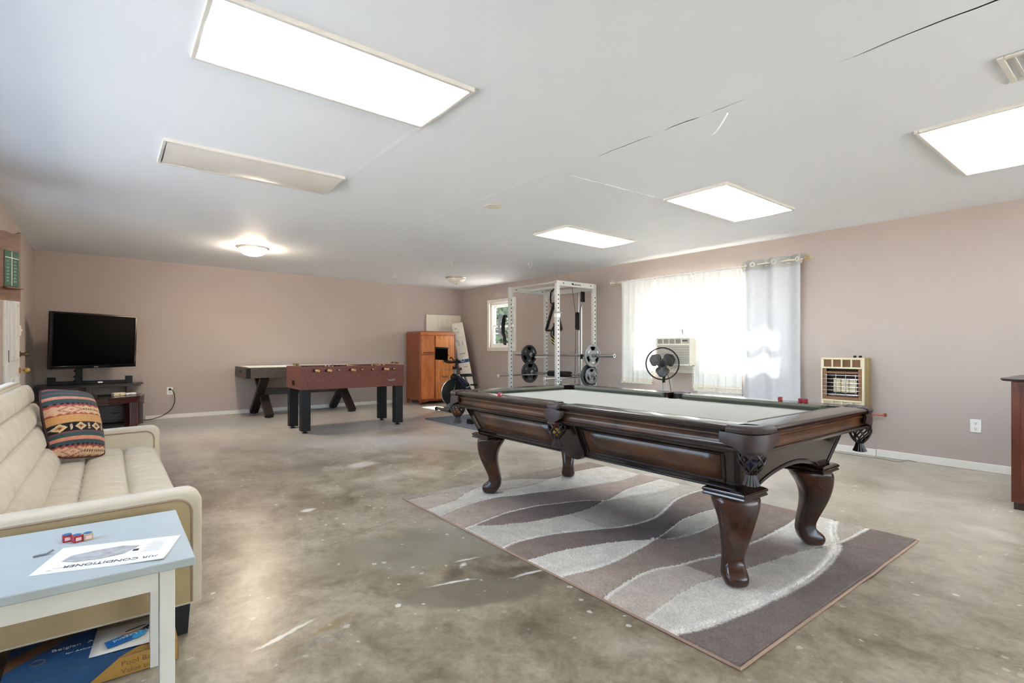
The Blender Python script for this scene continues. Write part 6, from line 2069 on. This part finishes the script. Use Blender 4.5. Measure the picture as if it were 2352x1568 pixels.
# ================================================================== pedestal fan
fn_ = thing('pedestal_fan', 'black pedestal fan standing in front of the window', 'fan', (5.86, 4.27, 0))
fz = .915
face = Vector((-.80, -.60, .06)).normalized()
Mf = frame((0, 0, fz), Vector((0, 0, 1)).cross(face), face.cross(Vector((0, 0, 1)).cross(face)))
FR = .212
MB().lathe([(.0, 0), (.20, 0), (.205, .012), (.19, .026), (.06, .045), (.028, .06), (.0, .06)], 36).build('base', M_BLACK, fn_)
MB().cyl((.03, 0, .05), (.03, 0, .44), .016, n=14).build('lower_pole', M_CHROME, fn_)
MB().cyl((.03, 0, .43), (.03, 0, .70), .012, n=14).build('upper_pole', M_CHROME, fn_)
MB().cyl((.03, 0, .41), (.03, 0, .47), .024, n=14).build('height_collar', M_BLACK, fn_)
MB().cyl((.03, 0, .66), (.03, 0, .84), .020, n=14).build('neck', M_BLACK, fn_)
q = MB().lathe([(.0, -.20), (.05, -.195), (.065, -.15), (.068, -.08), (.05, -.05), (.0, -.05)], 20, Mf).build('motor_housing', M_BLACK, fn_)
bl = MB().lathe([(.0, .022), (.035, .018), (.045, 0), (.045, -.03), (.0, -.035)], 24, Mf).build('hub', M_BLACK, fn_)
for k in range(3):
    a0 = R(-90) + k * 2 * PI / 3
    def bfn(u, v, a0=a0):
        r = lerp(.035, .178, u)
        spread = .55 + .32 * math.sin(PI * min(1, u * .9 + .1)) 
        a = a0 + (v - .5) * 2 * spread * (1 - .45 * max(0, u - .8) / .2 * abs(v - .5) * 2)
        rr2 = r * (1 - .10 * (abs(v - .5) * 2) ** 3 * u)
        return tuple(Mf @ Vector((rr2 * math.cos(a), rr2 * math.sin(a), (v - .5) * .045 + .006)))
    MB().grid(bfn, 10, 10).build('blade', mat('brown_black_blade', (38, 33, 31), .35), fn_, smooth=180, solid=.003)
def ringpts(r, z, n=48): return [tuple(Mf @ Vector((r * math.cos(2 * PI * i / n), r * math.sin(2 * PI * i / n), z))) for i in range(n)]
cg = MB().tube(ringpts(FR, .0), .009, 8, True).build('guard_rim', M_BLACK, fn_)
m = MB()
for s, zc in ((1, .055), (-1, -.06)):
    for i in range(36):
        a = 2 * PI * i / 36
        pts = []
        for j in range(6):
            t = j / 5
            r = lerp(.05, FR, t)
            zz_ = zc * (1 - t ** 3)
            aa = a + (.25 * (1 - t) if s > 0 else 0)
            pts.append(tuple(Mf @ Vector((r * math.cos(aa), r * math.sin(aa), zz_))))
        m.tube(pts, .0011, 4)
    m.tube(ringpts(.05, zc), .002, 4, True).tube(ringpts(.13, zc * .76), .0014, 4, True)
m.build('guard_wires', mat('dull_wire', (120, 116, 110), .4, .6), cg)
MB().lathe([(.0, .064), (.03, .062), (.05, .056), (.05, .050), (.0, .050)], 24, Mf).build('centre_badge', M_BLACK, cg)
MB().tube(spline([(.06, .0, .86), (.12, -.02, .7), (.16, -.04, .4), (.18, -.05, .05), (.25, -.08, .006)], 6), .004, 6).build('power_cord', M_BLACK, fn_)

# ================================================================== gas wall heater
M_HTR = mat('beige_heater_enamel', (214, 202, 172), .4, var=.02)
M_HTRS = mat('olive_beige_heater_side', (168, 150, 104), .4, var=.04)
M_HBR = mat('brown_heater_interior', (136, 96, 66), .5, .2, var=.08)
M_HDK = mat('dark_heater_recess', (52, 34, 26), .7, var=.1)
M_CER = mat('ceramic_plaque', (224, 208, 176), .7, var=.05)
ht = thing('gas_heater', 'beige gas wall heater with brown grille on the right wall', 'heater', (0, 0, 0))
hy0, hy1, hz0, hz1, hxf = 2.00, 2.41, .40, 1.022, 6.115
m = MB().box(hxf + .10, XR, hy0, hy1, hz0, hz1).box(hxf + .012, hxf + .10, hy0, hy0 + .012, hz0, hz1).box(hxf + .012, hxf + .10, hy1 - .012, hy1, hz0, hz1).box(hxf + .012, hxf + .10, hy0 + .012, hy1 - .012, hz1 - .012, hz1).box(hxf + .012, hxf + .10, hy0 + .012, hy1 - .012, hz0, hz0 + .012)
m.build('case', M_HTRS, ht, bevel=.006)
zo0, zo1 = .575, .905     # grille opening
ff = MB()
ff.box(hxf, hxf + .02, hy0, hy0 + .022, hz0, hz1).box(hxf, hxf + .02, hy1 - .014, hy1, hz0, hz1)
ff.box(hxf, hxf + .02, hy0 + .022, hy1 - .014, zo1, zo1 + .018).box(hxf, hxf + .02, hy0 + .022, hy1 - .014, hz1 - .022, hz1)
ff.box(hxf, hxf + .02, hy0 + .022, hy1 - .014, zo0 - .018, zo0).box(hxf, hxf + .02, hy0 + .022, hy1 - .014, hz0, .50)
for i in range(5):
    y = lerp(hy0 + .028, hy1 - .020, i / 4)
    ff.box(hxf, hxf + .02, y - .008, y + .008, zo1 + .018, hz1 - .022).box(hxf, hxf + .02, y - .008, y + .008, .50, zo0 - .018)
ff.build('front_panel', M_HTR, ht, bevel=.003)
B(hxf + .022, hxf + .03, hy0 + .012, hy1 - .012, zo1, hz1 - .012).build('vent_back', M_HBR, ht)
B(hxf + .022, hxf + .03, hy0 + .012, hy1 - .012, hz0 + .05, zo0 - .01).build('vent_back', M_HTR, ht)
for i in range(6):
    z = zo1 + .024 + i * .0125
    B(hxf + .008, hxf + .018, hy0 + .03, hy1 - .02, z, z + .006).build('vent_slat', M_HBR, ht)
    z = .505 + i * .009
    B(hxf + .008, hxf + .018, hy0 + .03, hy1 - .02, z, z + .005).build('vent_slat', M_HTR, ht)
# recessed fire box
fbx = MB().box(hxf + .085, hxf + .095, hy0 + .012, hy1 - .012, zo0, zo1)
fbx.build('fire_box', M_HDK, ht)
m = MB()
m.box(hxf + .012, hxf + .03, hy0 + .022, hy0 + .06, zo0, zo1).box(hxf + .012, hxf + .03, hy1 - .05, hy1 - .014, zo0, zo1).box(hxf + .012, hxf + .03, hy0 + .06, hy1 - .05, zo1 - .055, zo1 - .03).box(hxf + .012, hxf + .03, hy0 + .06, hy1 - .05, zo0, zo0 + .035)
m.build('inner_surround', M_HBR, ht, bevel=.004)
for i in range(3):
    ya_ = hy0 + .085 + i * .076
    p = B(hxf + .055, hxf + .075, ya_, ya_ + .070, zo0 + .075, zo1 - .105).build('ceramic_plaque', M_CER, ht, bevel=.003)
    for q_ in range(4):
        B(hxf + .052, hxf + .056, ya_ + .008 + q_ * .016, ya_ + .014 + q_ * .016, zo0 + .08, zo1 - .11).build('rib', M_CER, p)
B(hxf + .03, hxf + .06, hy0 + .07, hy1 - .06, zo0 + .040, zo0 + .062).build('burner_tray', M_CHROME, ht, bevel=.004)
for i in range(6):
    z = lerp(zo0 + .06, zo1 - .07, i / 5)
    MB().tube(spline([(hxf + .02, hy0 + .028, z), (hxf - .006, hy0 + .05, z), (hxf - .008, (hy0 + hy1) / 2, z), (hxf - .006, hy1 - .04, z), (hxf + .02, hy1 - .018, z)], 4), .0035, 6).build('guard_wire', M_CHROME, ht)
for i in range(4):
    y = lerp(hy0 + .075, hy1 - .06, i / 3)
    MB().tube([(hxf + .015, y, zo1 - .045), (hxf - .012, y, zo1 - .06), (hxf - .012, y, zo0 + .05), (hxf + .015, y, zo0 + .04)], .0035, 6).build('guard_wire', M_CHROME, ht)
for y in (2.115, 2.065):
    MB().cyl((hxf + .09, y, hz1), (hxf + .09, y, hz1 + .022), .014, n=12).build('control_knob', M_BLACK, ht)
t = thing('gas_pipe', 'short copper gas pipe running from the heater into the wall', 'pipe', (0, 0, 0))
M_COP = mat('copper_pipe', (178, 104, 66), .35, .8, var=.04)
MB().tube(spline([(6.262, 2.02, .437), (6.262, 1.93, .437), (6.262, 1.885, .437), (6.275, 1.876, .437), (6.305, 1.876, .437)], 4), .007, 8).build('tube', M_COP, t)
MB().cyl((6.298, 1.876, .437), (6.305, 1.876, .437), .018, n=12).build('wall_flange', M_COP, t)

# ================================================================== brown cabinet at the right edge
M_CABW = wood('red_mahogany_veneer', (74, 28, 12), (116, 54, 26), (1, 6, 1), .4, .2, 3)
M_CABT = wood('dark_mahogany_top', (40, 22, 18), (62, 36, 28), (2, 10, 2), .3, .3, 4)
cb = thing('sideboard', 'reddish-brown wooden cabinet with dark top at the right edge', 'cabinet', (4.975, .735, 0))
B(0, .62, -1.30, 0, .05, .890).build('carcass', M_CABW, cb, bevel=.004)
B(.015, .60, -1.285, -.012, 0, .052).build('plinth', M_CABT, cb)
fixn(MB().rings([[(x0, -1.34 - e, z), (.66, -1.34 - e, z), (.66, .05 + e, z), (x0, .05 + e, z)] for z, e, x0 in ((.890, -.035, -.010), (.895, -.012, -.034), (.906, .0, -.046), (.913, -.004, -.042))]).build('countertop', M_CABT, cb, smooth=0))
for i in range(2):
    d = B(-.006, .004, -1.26 + i * .63, -.69 + i * .64, .09, .86).build('door', M_CABW, cb, bevel=.003)
    MB().ball((-.016, -.70 + i * .10 - .0, .55), .014, 8).build('knob', M_AGED, d)
t = thing('black_speaker', 'small black speaker box standing on the brown cabinet', 'speaker', (5.10, .575, .913))
B(-.05, .05, -.15, .05, 0, .065).build('box', M_BLACK, t, bevel=.004)
MB().cyl((-.052, -.03, .035), (-.049, -.03, .035), .022, n=16).build('grille', M_SLOT, t)
